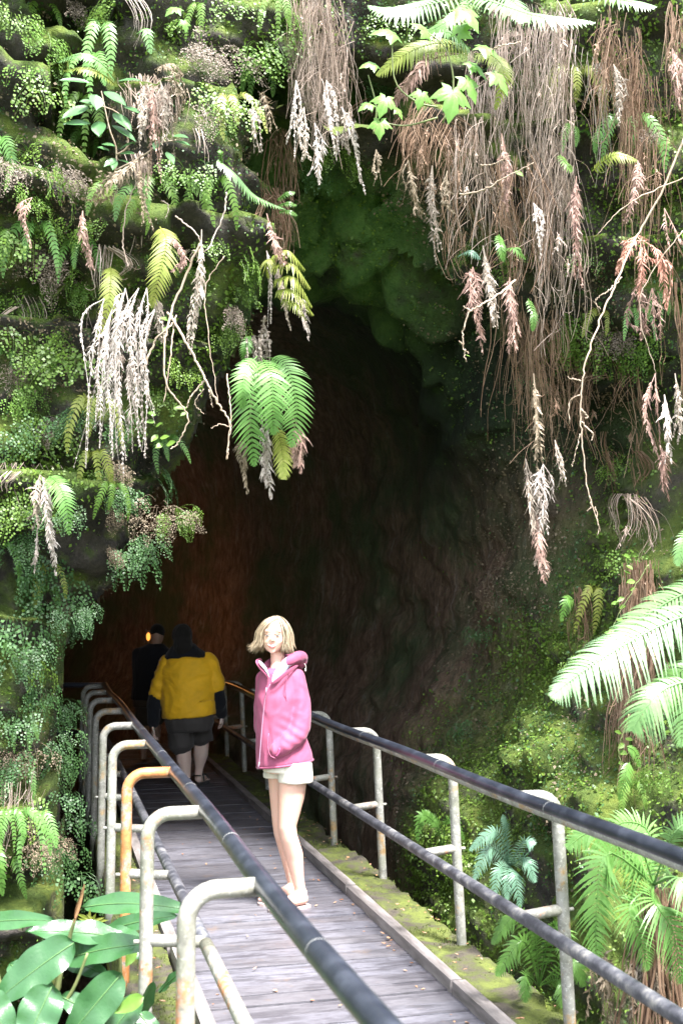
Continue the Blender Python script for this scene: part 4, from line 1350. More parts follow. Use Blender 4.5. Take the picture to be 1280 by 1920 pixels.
curtain('thick pale pinkish curtain of dry roots over the top of the cave mouth',
        [(552, 612, 0, 10, 270, 340, 60, 150), (600, 655, 30, 40, 300, 300, 60, 70), (560, 640, 100, 50, 220, 290, 60, 60)], M['root_pale'], rad=.0028, wob=.03,
        fr=[([(590, 230), (598, 300, .1), (600, 352, .1)], 15, 'dead_pale', 20, .3), ([(640, 200), (665, 260, .1), (685, 368, .1)], 12, 'dead_pale', 24, .4), ([(570, 200), (565, 260, .1), (580, 300, .1)], 12, 'dead_grey', 18, .5),
            ([(612, 150), (620, 220, .1), (630, 300, .1)], 12, 'dead_pale', 20, .5), ([(555, 150), (550, 210, .1), (553, 290, .1)], 7, 'dead_pale', 20, .5), ([(655, 210), (650, 260, .1), (655, 290, .1)], 10, 'dead_grey', 14, .6)])
curtain('ragged brown fringe of roots and dry clumps left of the big root curtain',
        [(690, 860, 205, 25, 290, 330, 40, 230), (750, 790, 250, 25, 395, 405, 30, 60), (800, 845, 250, 25, 440, 450, 40, 60)], M['root'], rad=.0024,
        fr=[([(765, 300), (772, 350, .1), (776, 408, .1)], 15, 'dead_tuft', 20, .9), ([(810, 310), (815, 400, .1), (822, 476, .1)], 14, 'dead_grey', 24, .9), ([(838, 320), (830, 370, .1), (838, 390, .1)], 12, 'dead_tuft', 14, .9),
            ([(705, 280), (706, 310, .1), (710, 332, .1)], 8, 'dead_tuft', 10, .9)])
curtain('big dense curtain of pale and brown dry roots right of the mouth',
        [(935, 1065, 40, 40, 300, 400, 110, 260), (880, 1060, 160, 70, 470, 600, 120, 230), (985, 1060, 300, 60, 640, 690, 50, 150), (860, 930, 240, 40, 520, 540, 60, 90)], M['root_pale'], rad=.0026, wob=.06,
        fr=[([(1000, 380), (1008, 430, .1), (1012, 470, .1)], 9, 'dead_pale', 14, .6), ([(940, 250), (950, 330, .1), (945, 400, .1)], 18, 'dead_pink', 18, .9)])
curtain('brown root strands hanging below and behind the big pale root curtain',
        [(865, 1000, 330, 60, 560, 600, 60, 120), (955, 1045, 590, 40, 860, 900, 40, 190)], M['root'], off=.2, rad=.0030,
        fr=[([(886, 500), (880, 560, .1), (905, 640, .1)], 28, 'dead_pink', 24, .7), ([(905, 460), (918, 540, .1), (928, 605, .1)], 20, 'dead_grey', 22, .7), ([(955, 520), (960, 580, .1), (965, 662, .15)], 24, 'dead_pink', 26, .5),
            ([(985, 860), (995, 960, .1), (1020, 1086, .1)], 22, 'dead_grey', 32, .5), ([(1018, 870), (1024, 940, .1), (1015, 1000, .1)], 22, 'dead_pale', 24, .6), ([(1005, 960), (1015, 1020, .15), (1024, 1088, .15)], 24, 'dead_pink', 22, .3),
            ([(1040, 825), (1048, 860, .1), (1060, 920, .1)], 12, 'dead_grey', 16, .6), ([(1000, 700), (1010, 800, .1), (1000, 860, .1)], 16, 'dead_tuft', 22, .9)])
curtain('white thread roots hanging in front of the mossy rock near the upper right',
        [(1092, 1135, 105, 20, 370, 380, 70, 16), (1075, 1090, 110, 20, 300, 300, 30, 5)], M['dead_pale'], rad=.0034, wob=.02)
curtain('brown roots with dry curled fronds at the upper right',
        [(1130, 1200, 60, 50, 300, 480, 60, 130), (1170, 1280, 200, 60, 520, 640, 90, 80), (1240, 1290, 20, 30, 200, 300, 60, 60)], M['root'], rad=.0028,
        fr=[([(1080, 330), (1080, 420, .1), (1088, 520, .1)], 22, 'dead_pink', 24, .7), ([(1195, 300), (1190, 360, .1), (1175, 420, .1)], 16, 'dead_pink', 20, .7), ([(1245, 390), (1250, 430, .1), (1258, 480, .1)], 16, 'dead_pink', 18, .4),
            ([(1260, 90), (1270, 150, .1), (1275, 210, .1)], 26, 'dead_pink', 20, .5), ([(1150, 120), (1165, 180, .1), (1160, 240, .1)], 16, 'dead_grey', 18, .8)])
curtain('rosy brown dead ferns hooked over at the right edge',
        [(1195, 1260, 460, 10, 700, 760, 80, 14), (1215, 1275, 560, 40, 860, 850, 40, 16)], M['root'], rad=.004, wob=.02,
        fr=[([(1215, 450), (1190, 440, .15), (1165, 480, .2), (1155, 520, .2)], 18, 'dead_rose', 20, .4), ([(1200, 450), (1200, 500, .1), (1195, 560, .1)], 20, 'dead_rose', 22, .6), ([(1205, 450), (1235, 480, .15), (1250, 530, .15), (1255, 578, .1)], 20, 'dead_rose', 26, .3),
            ([(1200, 520), (1200, 570, .05), (1205, 640, .05)], 16, 'dead_pink', 20, .8), ([(1222, 540), (1222, 590, .05), (1235, 640, .05)], 18, 'dead_pink', 20, .8),
            ([(1228, 700), (1228, 760, .1), (1240, 850, .1)], 20, 'dead_pink', 26, .4), ([(1245, 740), (1250, 800, .15), (1256, 870, .15)], 20, 'dead_pale', 24, .3), ([(1240, 840), (1245, 880, .1), (1256, 940, .1)], 24, 'dead_pink', 20, .5), ([(1265, 700), (1275, 760, .1), (1270, 830, .1)], 16, 'dead_grey', 20, .6)])
curtain('shaggy dead fern and roots hanging right of the leafy shrub',
        [(255, 325, 150, 20, 270, 290, 50, 150)], M['root_pale'], rad=.0026,
        fr=[([(285, 160), (290, 220, .1), (292, 322, .1)], 14, 'dead_pink', 24, .8), ([(300, 150), (310, 210, .1), (308, 300, .1)], 14, 'dead_grey', 22, .8), ([(270, 160), (265, 220, .1), (268, 280, .1)], 12, 'dead_grey', 20, .8),
            ([(290, 130), (320, 118, .15), (345, 135, .15)], 12, 'dead_tuft', 14, .3), ([(310, 150), (335, 150, .15), (348, 170, .15)], 9, 'dead_tuft', 12, .3), ([(318, 175), (335, 170, .15), (345, 190, .15)], 8, 'dead_tuft', 10, .3)])
curtain('few white strands hanging from the top edge left of centre', [(240, 262, -10, 6, 105, 110, 30, 22)], M['dead_pale'], rad=.0026, wob=.02)
curtain('brown stringy roots with a dry hooked frond under the shrub',
        [(252, 280, 285, 15, 560, 600, 90, 34)], M['root_pale'], rad=.0026, wob=.03,
        fr=[([(265, 290), (235, 320, .15), (200, 350, .2), (178, 385, .15)], 16, 'dead_tuft', 18, .5), ([(262, 300), (262, 350, .1), (270, 420, .1)], 11, 'dead_tuft', 24, .6), ([(155, 395), (150, 440, .1), (168, 508, .1)], 16, 'dead_pink', 18, .3), ([(60, 370), (45, 400, .1), (60, 460, .1)], 15, 'dead_pink', 18, .4)])
curtain('two or three bare threads hanging on bright moss right of the shrub', [(365, 395, 245, 10, 320, 330, 60, 5)], M['root_pale'], rad=.003, wob=.02)
curtain('short straight brown roots above the slim yellow-green fern', [(178, 215, 455, 10, 600, 600, 60, 24)], M['root_pale'], rad=.0026, wob=.03)
curtain('brown root bundle hanging under a curled dead frond left of the mouth',
        [(505, 542, 255, 15, 460, 500, 50, 60), (490, 530, 360, 20, 470, 540, 50, 60)], M['root'], rad=.0030, wob=.03,
        fr=[([(485, 200), (500, 195, .1), (508, 250, .1)], 16, 'dead_tuft', 14, .7), ([(480, 210), (475, 230, .1), (480, 280, .1)], 12, 'dead_grey', 14, .7), ([(500, 400), (515, 450, .1), (530, 500, .1)], 18, 'dead_pink', 16, .9)])
fr = []
for x0, y0, x1, y1, hw in [(180, 620, 158, 880, 10), (195, 640, 190, 840, 13), (215, 610, 212, 820, 13), (225, 640, 235, 890, 15), (245, 600, 262, 830, 14), (260, 600, 285, 780, 12), (205, 700, 215, 860, 13), (240, 700, 250, 850, 18), (275, 640, 270, 860, 11), (220, 600, 200, 760, 12), (186, 680, 178, 790, 10)]:
    fr.append(([(x0 + 15, y0 - 60), (x0, y0, .1), ((x0 + x1) / 2, (y0 + y1) / 2, .12), (x1, y1, .1)], hw, 'dead_white', 26, .5))
curtain('bleached white dry fronds hanging in a skirt on the left wall', [(185, 290, 560, 40, 700, 760, 60, 60)], M['root_pale'], rad=.0028, wob=.07, fr=fr)
curtain('grey dead frond dangling left of the cave lip', [(352, 375, 470, 10, 540, 540, 30, 6)], M['root_pale'],
        fr=[([(378, 430), (375, 500, .1), (362, 575, .1), (352, 645, .1)], 18, 'dead_grey', 26, .3), ([(330, 450), (345, 480, .1), (335, 510, .1)], 12, 'dead_pink', 12, .4)])
curtain('brown vine roots trailing over the recessed right wall',
        [(1060, 1200, 680, 30, 860, 900, 120, 110), (1120, 1210, 820, 40, 1000, 1100, 60, 50)], M['root'], off=.1, rad=.0028, wob=.12, cat='vines')
curtain('pale wiry roots bunched above the big overhanging frond', [(1150, 1200, 930, 10, 1060, 1080, 50, 60)], M['root_pale'], rad=.002, wob=.2, off=.3)
curtain('brown fibrous root trunk running down the right bank',
        [(1168, 1215, 1080, 40, 1540, 1560, 60, 170), (1160, 1200, 1280, 40, 1560, 1560, 40, 80)], M['root'], rad=.004, wob=.03, off=.25, cat='root trunk', name='root_trunk')
curtain('short dry roots trailing on the bank under the hanging bundle', [(1065, 1105, 1110, 10, 1250, 1260, 40, 40)], M['root'], off=.08, wob=.05)
curtain('thin grey roots hanging at the left edge beside the low bank', [(0, 60, 1460, 30, 1600, 1600, 60, 40)], M['root_pale'], off=.15, wob=.12)
curtain('wiry grey roots at the left edge level with the white dry fronds', [(20, 60, 560, 20, 640, 650, 30, 24)], M['root_pale'], off=.15, wob=.12)
curtain('wiry pale roots at the left edge beside the single green frond', [(20, 90, 870, 20, 960, 1000, 40, 40)], M['root_pale'], off=.15, wob=.12)

# ------------------------------------------------------------------ broad-leaved plants
def leaf_px(root, b, t, hw, d, mat, n=(0, -.55, .8), bend=.15, name='leaf', wave=.05, fold=.14, prof=None, dn=0, label=None, seg=10):
    """a leaf blade from base pixel B to tip pixel T"""
    B = P(b[0], b[1], d + dn); T = P(t[0], t[1], d - (t[2] if len(t) > 2 else .05))
    mb = MB()
    L = (T - B).length
    dr = (T - B) + Vector((0, 0, bend * .5 * L)) + Vector(n).normalized() * bend * L
    leaf_blade(mb, B, dr, n, L * 1.02, hw * d / FPX, bend, prof, seg, fold, wave)
    o = mb.obj(name, mat, root)
    if label: o['label'] = label
    if hw >= 17 and mat is M['ginger']:
        s_ = dr.normalized().cross(Vector(n).normalized()).normalized(); nn = s_.cross(dr.normalized()).normalized()
        c_ = [B + dr.normalized() * L * 1.02 * v - nn * bend * L * 1.02 * v * v - Vector((0, 0, 1)) * bend * .5 * L * 1.02 * v * v + nn * .0015 for v in [i / 12 * .97 for i in range(13)]]
        mr = MB(); mr.tube(c_, [.0030 * (1 - .8 * i / 12) for i in range(13)], 5); mr.obj('midrib', M['midrib'], o)
    return o


def stem_px(root, pts, d, r, mat, name='stem'):
    mb = MB(); q = curve_pts(pxs(pts, d), 14)
    mb.tube(q, [r * (1 - .5 * i / 13) for i in range(14)], 8)
    return mb.obj(name, mat, root)


gp = lambda v: 1.95 * v ** .5 * (1 - v) ** .62 * (1 - .12 * v)
ginger = plant('ginger_plant', P(120, 1900, 4.4), 'big glossy broad-leaved ginger plant at the lower left beside the handrail', 'plant')
GM = M['ginger']
for b, t, hw, d, n, bd in [((158, 1702), (358, 1706, .1), 25, 4.9, (.1, -.8, .6), .22), ((-70, 1742), (102, 1726, .1), 22, 4.5, (-.1, -.8, .6), .2),
                           ((235, 1762), (50, 1748, .1), 30, 4.45, (0, -.6, .8), .12), ((140, 1768), (2, 1872, .1), 44, 4.2, (.1, -.8, .6), .12),
                           ((118, 1802), (282, 1768, .1), 33, 4.4, (0, -.75, .65), .15), ((195, 1748), (330, 1716, .1), 20, 4.7, (0, -.8, .6), .12),
                           ((20, 1810), (98, 1868, .1), 30, 4.3, (.2, -.9, .4), .15), ((98, 1850), (48, 1960, .1), 46, 3.9, (-.1, -.9, .4), .1),
                           ((228, 1826), (128, 1945, .1), 42, 4.0, (.25, -.9, .35), .1), ((262, 1868), (190, 1960, .1), 28, 4.1, (.2, -.9, .4), .1),
                           ((252, 1920), (290, 1845, .1), 20, 4.2, (.3, -.8, .5), .1), ((210, 1745), (278, 1800, .1), 26, 4.6, (.1, -.8, .6), .15),
                           ((120, 1800), (200, 1830, .1), 22, 4.5, (0, -.8, .5), .15), ((300, 1862), (352, 1808, .1), 18, 4.5, (.1, -.6, .8), .12), ((115, 1870), (210, 1925), 26, 4.2, (.1, -.8, .5), .1),
                           ((-40, 1860), (20, 1950), 40, 3.9, (.1, -.8, .5), .1), ((260, 1900), (300, 1960), 22, 4.1, (.1, -.8, .5), .1)]:
    leaf_px(ginger, b, t, hw, d, GM, n, bd, wave=.11, prof=gp, seg=22)
leaf_px(ginger, (268, 1870), (215, 1900, .1), 14, 4.05, M['leaf_lime'], (.3, -.9, .3), .1, label='young yellow-green leaf')
leaf_px(ginger, (252, 1775), (236, 1812, .1), 12, 4.5, M['leaf_lime'], (.3, -.9, .3), .1)
for pts, d, r_, m_ in [([(95, 1980), (105, 1870), (122, 1790), (140, 1725)], 4.35, .013, M['stem']), ([(60, 1990), (110, 1900), (140, 1850), (164, 1788)], 4.2, .010, M['stem']),
                       ([(225, 1990), (226, 1880), (225, 1800), (224, 1750)], 4.5, .011, M['stem']), ([(235, 1960), (262, 1890), (290, 1850)], 4.2, .008, M['stem']), ([(20, 2000), (10, 1900), (-10, 1800)], 4.3, .012, M['stem'])]:
    stem_px(ginger, pts, d, r_, m_)
mb = MB()
for k in range(3):
    leaf_blade(mb, P(137 + k, 1730 - k * 4, 4.32), P(155, 1672, 4.3) - P(140, 1725, 4.3), (random.uniform(-1, 1), -1, 0), .15 - .02 * k, .011, .02 * k, seg=6, fold=.5)
mb.obj('flower_spike', M['bract'], ginger)
mb = MB()
c = P(172, 1725, 4.6)
for k in range(9):
    leaf_blade(mb, c + Vector((random.uniform(-.015, .02), 0, random.uniform(-.01, .01))), (random.uniform(-1, 1), -.3, random.uniform(.1, .8)), (0, -1, 0), .055, .006, .1, seg=4)
mb.obj('seed_head', M['fern_gold'], ginger)

op = lambda v: math.sin(math.pi * v ** .85) ** .9
shrub = plant('leafy_shrub', P(230, 210, 6.5), 'shrub with smooth oval green leaves growing on the upper left rock', 'shrub')
for bx, by, tx, ty, hw in [(168, 155, 112, 150, 8), (222, 152, 262, 150, 9), (195, 172, 234, 198, 12), (180, 178, 180, 205, 14), (168, 200, 119, 222, 13), (170, 232, 120, 233, 11), (185, 228, 186, 255, 14), (212, 212, 244, 245, 13),
                           (232, 200, 265, 215, 10), (210, 235, 252, 265, 11), (190, 270, 215, 274, 6), (225, 280, 252, 265, 8), (225, 288, 252, 288, 7), (218, 298, 196, 312, 7), (222, 300, 240, 305, 7), (205, 282, 183, 276, 6),
                           (322, 255, 352, 258, 8), (325, 265, 355, 272, 7), (312, 285, 325, 307, 8), (298, 265, 290, 280, 8), (216, 300, 212, 318, 7), (180, 195, 150, 190, 9)]:
    leaf_px(shrub, (bx, by), (tx, ty, .06), hw, 6.25, M['broad'], (random.uniform(-.3, .3), -.75, .6), .15, wave=.02, prof=op, seg=8)
for pts in ([(215, 330), (218, 280), (205, 240), (190, 170)], [(218, 290), (240, 270), (225, 215), (180, 195)], [(215, 320), (270, 290), (300, 268), (330, 262)]):
    stem_px(shrub, pts, 6.35, .006, M['twig'])

vinep = plant('lobed_leaf_plant', P(820, 150, 6.2), 'plant with large bright lobed maple-like leaves above the cave mouth', 'plant')
for x, y, L, dx, dz, d in [(735, 62, 42, -1, .1, 6.0), (700, 120, 28, -1, -.1, 6.0), (722, 185, 34, -.4, -1, 5.95), (692, 195, 24, -1, -.4, 6.0), (712, 228, 30, -.1, -1, 5.95), (745, 205, 18, .6, -.8, 6), (848, 172, 52, -.15, -1, 5.9), (875, 150, 40, .5, -.9, 5.95),
                           (905, 88, 40, 1, -.3, 5.95), (800, 60, 36, -.6, .4, 6.0), (885, 120, 36, .8, -.5, 6.0), (790, 175, 28, -.3, -1, 6), (930, 140, 38, .7, -.8, 5.95), (860, 60, 34, .4, .5, 6.05), (870, 20, 44, .3, -.4, 6), (330, 15, 26, -.5, -.3, 6.3), (345, 40, 18, .3, -1, 6.3)]:
    mb = MB(); lobed_leaf(mb, P(x, y, d), (dx, -.25, dz), (random.uniform(-.2, .2), -.7, .65), L * d / FPX)
    mb.obj('leaf', M['maple'], vinep)
for pts in ([(830, 230), (850, 160), (835, 90), (800, 60)], [(820, 200), (780, 190), (740, 150), (735, 65)], [(830, 210), (880, 140), (910, 90)], [(820, 220), (760, 235), (715, 228)], [(700, 250), (705, 200), (690, 140)]):
    stem_px(vinep, pts, 6.05, .006, M['stem'])


# ------------------------------------------------------------------ bare vines and twigs
def vine(name, label, lines, d, leaves=(), mat='twig'):
    r = plant(name, P(lines[0][0][0][0], lines[0][0][0][1], d), label, 'vine' if name == 'vine' else 'twig')
    for pts, rad in lines:
        mb = MB()
        q = curve_pts([P(p[0], p[1], d - (p[2] if len(p) > 2 else 0)) for p in pts], 8 * len(pts))
        q = [v + Vector((random.gauss(0, .0025), random.gauss(0, .0025), random.gauss(0, .0025))) for v in q]
        mb.tube(q, [rad * (1 - .55 * i / len(q)) for i in range(len(q))], 6)
        mb.obj('stem', M[mat], r)
    for x, y, tx, ty, hw in leaves:
        leaf_px(r, (x, y), (tx, ty, .03), hw, d, M['leaf_lime'], (random.uniform(-.3, .3), -.8, .5), .1, prof=op, seg=6)
    return r


vine('vine', 'pale twisted vine looping below the left lip beside the white dry fronds',
     [([(375, 455), (330, 560), (318, 600, .1), (308, 650, .15), (312, 720, .15), (345, 765, .1), (352, 790, .1), (335, 828, .1), (320, 842, .1)], .0075), ([(270, 690, .1), (290, 640, .1), (315, 615, .1), (330, 600)], .007),
      ([(315, 585), (345, 635, .1), (370, 680, .1), (388, 718, .12), (410, 760, .1), (430, 790, .1), (428, 830, .1), (425, 862, .1)], .0075), ([(385, 712, .1), (360, 740, .1), (350, 765, .1)], .006),
      ([(392, 730, .1), (398, 765, .1)], .004), ([(382, 730, .1), (365, 755, .1), (380, 775, .1)], .003), ([(428, 800, .1), (412, 795, .1), (396, 803, .1)], .0035), ([(420, 480), (385, 540), (392, 640, .05), (410, 760, .08)], .0035), ([(330, 590), (320, 660, .1), (307, 755, .1)], .005),
      ([(425, 700), (432, 780, .1), (424, 862, .1)], .004)], 6.25,
     [(318, 600, 300, 596, 5), (315, 612, 306, 622, 6), (350, 765, 325, 765, 5), (350, 772, 338, 780, 4), (292, 778, 276, 774, 6), (290, 790, 274, 792, 6), (292, 800, 304, 792, 5), (296, 815, 284, 828, 6), (300, 822, 318, 818, 6), (305, 832, 292, 840, 6), (312, 835, 330, 828, 7)])
vine('vine', 'thin brown vine with a reddish stem curling down left of the arching fern frond', [([(424, 360), (420, 400), (402, 440), (388, 468, .1), (360, 470)], .005), ([(302, 375), (315, 385), (310, 410)], .004), ([(240, 500), (230, 450), (240, 380), (262, 330)], .005), ([(330, 405), (370, 440), (378, 480), (376, 560)], .005)], 6.3, mat='root_pale')
vine('bare_twig', 'long pale bare twig with short side shoots hanging in front of the right recess',
     [([(1285, 250), (1240, 360), (1190, 450), (1150, 540, .1), (1120, 610, .15), (1095, 690, .2), (1088, 770, .2), (1092, 840, .2), (1102, 920, .2), (1125, 995, .2)], .0062), ([(1165, 520, .05), (1140, 545, .1), (1116, 562, .1), (1126, 580, .1)], .004), ([(1088, 714, .2), (1065, 708, .2)], .004),
      ([(1088, 740, .2), (1067, 752, .2), (1068, 795, .2)], .004), ([(1087, 765, .2), (1100, 780, .2), (1098, 785, .2)], .005), ([(1088, 790, .2), (1110, 812, .2), (1108, 825, .2)], .005), ([(1088, 815, .2), (1078, 850, .2), (1072, 875, .2)], .0035), ([(1104, 930, .2), (1108, 950, .2), (1100, 958, .2)], .004), ([(1115, 950, .2), (1122, 985, .2), (1120, 1005, .2)], .003),
      ([(1290, 330), (1180, 380), (1120, 440)], .004), ([(1280, 430), (1200, 560), (1230, 700)], .003)], 5.95)
vine('bare_twig', 'short crooked pale twig with bud tips hanging right of the dark opening', [([(965, 525), (940, 548, .1), (905, 570, .15), (880, 585, .15), (868, 620, .15), (868, 650, .15), (874, 678, .15)], .006), ([(882, 582, .15), (868, 574, .15)], .004), ([(868, 645, .15), (860, 640, .15)], .004), ([(870, 655, .15), (878, 662, .15)], .004)], 6.0, [(872, 665, 880, 668, 2)])
vine('bare_twig', 'pale twig sticking out sideways across the big root curtain', [([(860, 365), (905, 355, .1), (950, 330, .15), (1000, 305, .2)], .005), ([(900, 310), (930, 305, .1), (955, 290, .15)], .004), ([(905, 100), (940, 85, .1), (975, 78, .1)], .005)], 6.0, [(965, 320, 980, 330, 5)])
vine('vine', 'leafy green creeper shoot hanging down the root trunk on the bank', [([(1215, 1060, .3), (1190, 1100, .3), (1160, 1150, .3), (1140, 1200, .3)], .004), ([(1180, 1340, .4), (1160, 1400, .4), (1165, 1440, .4)], .004)], 6.6,
     [(x, y, x + random.choice([-1, 1]) * random.uniform(9, 16), y + random.uniform(-4, 12), random.uniform(4, 6)) for x, y in [(1160, 1140), (1155, 1160), (1150, 1180), (1142, 1200), (1145, 1190), (1160, 1130), (1170, 1120), (1180, 1105), (1165, 1375), (1170, 1395), (1160, 1410), (1168, 1430), (1180, 1350), (1172, 1385), (1190, 1090), (1175, 1060), (1180, 1045), (1170, 1070)]], mat='stem')

# ------------------------------------------------------------------ people
def mat_skin(name, c):
    m, nt, out = newmat(name)
    tc = nd(nt, 'ShaderNodeTexCoord')
    colr = mix(nt, noise(nt, 9, 4, .6, tc.outputs['Object']), c, tuple(x * k for x, k in zip(c, (1.0, .82, .78))))
    p = nd(nt, 'ShaderNodeBsdfPrincipled', ins={'Base Color': colr, 'Roughness': .5, 'Specular IOR Level': .4, 'Subsurface Weight': .15, 'Subsurface Radius': (.01, .004, .002)})
    nt.links.new(p.outputs[0], out.inputs[0])
    return m


def mat_cloth(name, c, rough=.75, var=.75, bump=.25, sc=260, sheen=.1):
    m, nt, out = newmat(name)
    tc = nd(nt, 'ShaderNodeTexCoord')
    colr = mix(nt, ramp(nt, noise(nt, 6, 5, .6, tc.outputs['Object']), [(.35, 0), (.7, 1)]), c, tuple(x * var for x in c))
    b = nd(nt, 'ShaderNodeBump', ins={'Strength': bump, 'Distance': .002, 'Height': noise(nt, sc, 3, .6, tc.outputs['Object'])})
    p = nd(nt, 'ShaderNodeBsdfPrincipled', ins={'Base Color': colr, 'Roughness': rough, 'Specular IOR Level': .35, 'Normal': b.outputs[0], 'Sheen Weight': sheen})
    nt.links.new(p.outputs[0], out.inputs[0])
    return m


class Person:
    """local frame: x to the camera's right, y away from the camera, z up; pixels become metres at the person's distance"""
    def __init__(s, px, py, d, name, label, cat='person', group=None, z0=0.0):
        s.px, s.py, s.k = px, py, FPX / d
        g = P(px, py, d); g.z = z0
        s.root = bpy.data.objects.new(name, None); COL.objects.link(s.root)
        s.root.location = g; s.root.rotation_euler = (0, 0, -YAW); s.root.empty_display_size = .2
        tag(s.root, label, cat, group)

    def q(s, px, py, t=0):
        return Vector(((px - s.px) / s.k, -t, (s.py - py) / s.k))

    def put(s, mb, name, mat, parent=None, smooth=True):
        me = mb.mesh(name) if isinstance(mb, MB) else mb
        for m in (mat if isinstance(mat, (list, tuple)) else [mat]): me.materials.append(m)
        if smooth: me.polygons.foreach_set('use_smooth', [True] * len(me.polygons))
        o = bpy.data.objects.new(name, me); COL.objects.link(o); o.parent = parent or s.root
        return o

    def blob(s, mb, name, mat, voxel=.008, sm=6, wr=0, wsc=(14, 14, 5), parent=None, seed=40, fn=None):
        """fuse overlapping shapes into one continuous skin and smooth it"""
        me = mb.mesh('tmp'); o = bpy.data.objects.new('tmp', me); COL.objects.link(o)
        r = o.modifiers.new('r', 'REMESH'); r.mode = 'VOXEL'; r.voxel_size = voxel
        t = o.modifiers.new('s', 'SMOOTH'); t.factor = .5; t.iterations = sm
        bpy.context.view_layer.update()
        dg = bpy.context.evaluated_depsgraph_get()
        nm = bpy.data.meshes.new_from_object(o.evaluated_get(dg))
        bpy.data.objects.remove(o); bpy.data.meshes.remove(me)
        n = len(nm.vertices)
        v = np.zeros(n * 3); nm.vertices.foreach_get('co', v); v = v.reshape(-1, 3)
        no = np.zeros(n * 3); nm.vertices.foreach_get('normal', no); no = no.reshape(-1, 3)
        if wr:
            w = v + .12 * fbm(v * 4, 2, seed + 9)[:, None]
            a = 1 - np.abs(fbm(w * wsc, 3, seed)) * 2.2
            v = v + no * (a * wr)[:, None]
        if fn: v = fn(v, no)
        nm.vertices.foreach_set('co', v.ravel()); nm.update()
        nm.name = name
        return s.put(nm, name, mat, parent)


def loft(mb, rings, n=28):
    """closed stack of ellipses (centre, rx, ry, turn)"""
    vs = []; fs = []
    for c, rx, ry, tw in rings:
        for j in range(n):
            a = 2 * math.pi * j / n
            x, y = rx * math.cos(a), ry * math.sin(a)
            vs.append(Vector(c) + Vector((x * math.cos(tw) - y * math.sin(tw), x * math.sin(tw) + y * math.cos(tw), 0)))
    for i in range(len(rings) - 1):
        for j in range(n):
            a = i * n + j; b = i * n + (j + 1) % n
            fs.append((a, a + n, b + n, b))
    fs.append(tuple(range(n))); fs.append(tuple(len(vs) - 1 - j for j in range(n)))
    mb.add(vs, fs)


def foot(mb, heel, toe, z=.0, w=.038):
    """bare foot from heel to toe on the sole plane, five toes"""
    heel, toe = Vector(heel), Vector(toe)
    d = (toe - heel); d.z = 0; L = d.length; d.normalize(); s = Vector((-d.y, d.x, 0))
    up = Vector((0, 0, 1))
    mb.cap(heel + d * .03 + up * (z + .032), heel + d * L * .62 + up * (z + .026), .031, w * .82)
    mb.cap(heel + d * L * .12 + up * (z + .065), heel + d * L * .55 + up * (z + .032), .026, .026)
    mb.cap(heel + d * L * .58 + s * w * .4 + up * (z + .02), heel + d * L * .74 - s * w * .3 + up * (z + .018), .02, .02)
    for k in range(5):
        o = (k - 2) / 2 * w * .85
        ln = L * (.98 - .035 * k)
        mb.cap(heel + d * L * .72 + s * o * .9 + up * (z + .014), heel + d * (ln - .012) + s * o + up * (z + .011), .0125, .0105 if k else .013, 8)


def hand(mb, wrist, dr, side, palm_n, curl=.6, sc=1.0):
    """palm, four bent fingers of different lengths and a thumb from the side of the palm"""
    wrist, dr, pn = Vector(wrist), Vector(dr).normalized(), Vector(palm_n).normalized()
    s = dr.cross(pn).normalized() * side; pn = s.cross(dr).normalized() * side
    for o in (-.024, -.008, .008, .024):
        mb.cap(wrist + s * o * .6 * sc + dr * .01, wrist + dr * .085 * sc + s * o * sc, .017 * sc, .014 * sc, 8)
    for o, l in ((-.028, .062), (-.0095, .075), (.0095, .080), (.028, .070)):
        a = wrist + dr * .09 * sc + s * o * sc
        b = a + (dr * math.cos(curl * .6) + pn * math.sin(curl * .6)) * l * .45 * sc
        c = b + (dr * math.cos(curl * 1.4) + pn * math.sin(curl * 1.4)) * l * .32 * sc
        e = c + (dr * math.cos(curl * 2.1) + pn * math.sin(curl * 2.1)) * l * .25 * sc
        mb.cap(a, b, .0098 * sc, .0088 * sc, 8); mb.cap(b, c, .0088 * sc, .0080 * sc, 8); mb.cap(c, e, .0080 * sc, .0072 * sc, 8)
    a = wrist + dr * .025 * sc + s * .026 * sc
    b = a + (dr * .7 + s * .7 + pn * .3).normalized() * .04 * sc
    c = b + (dr * .9 + s * .2 + pn * .4).normalized() * .032 * sc
    mb.cap(a, b, .0135 * sc, .0115 * sc, 8); mb.cap(b, c, .0115 * sc, .009 * sc, 8)


# ---- the woman on the bridge
w = Person(540, 1702, 6.62, 'person', 'smiling blonde person in pink hooded jacket, pale shorts and flip-flops standing on the bridge')
q = w.q
SK = mat_skin('fair_skin', (.60, .40, .32)); 
mb = MB()
hc = q(511, 1193, .02)
HS = .99
def hp(x, y, z): return hc + Vector((x, -y, z)) * HS          # y towards the viewer
mb.ball(hp(0, -.012, .022), (.071, .088, .082), 20, 14)
mb.ball(hp(-.003, .022, -.02), (.064, .058, .078), 20, 14)
mb.ball(hp(-.004, .030, -.056), (.049, .042, .042), 16, 10)
mb.ball(hp(-.005, .055, -.088), (.018, .016, .016), 12, 8)
mb.cap(hp(-.003, .074, .012), hp(-.004, .088, -.022), .0075, .0105, 10)
mb.ball(hp(-.014, .078, -.026), (.008, .009, .006), 8, 6); mb.ball(hp(.006, .078, -.026), (.008, .009, .006), 8, 6)
mb.ball(hp(-.036, .050, -.030), (.024, .022, .022), 12, 8); mb.ball(hp(.030, .050, -.030), (.024, .022, .022), 12, 8)
mb.ball(hp(.066, -.01, -.012), (.008, .016, .024), 8, 6)
mb.cap(hp(-.04, .062, .030), hp(.034, .062, .030), .012, .012, 10)
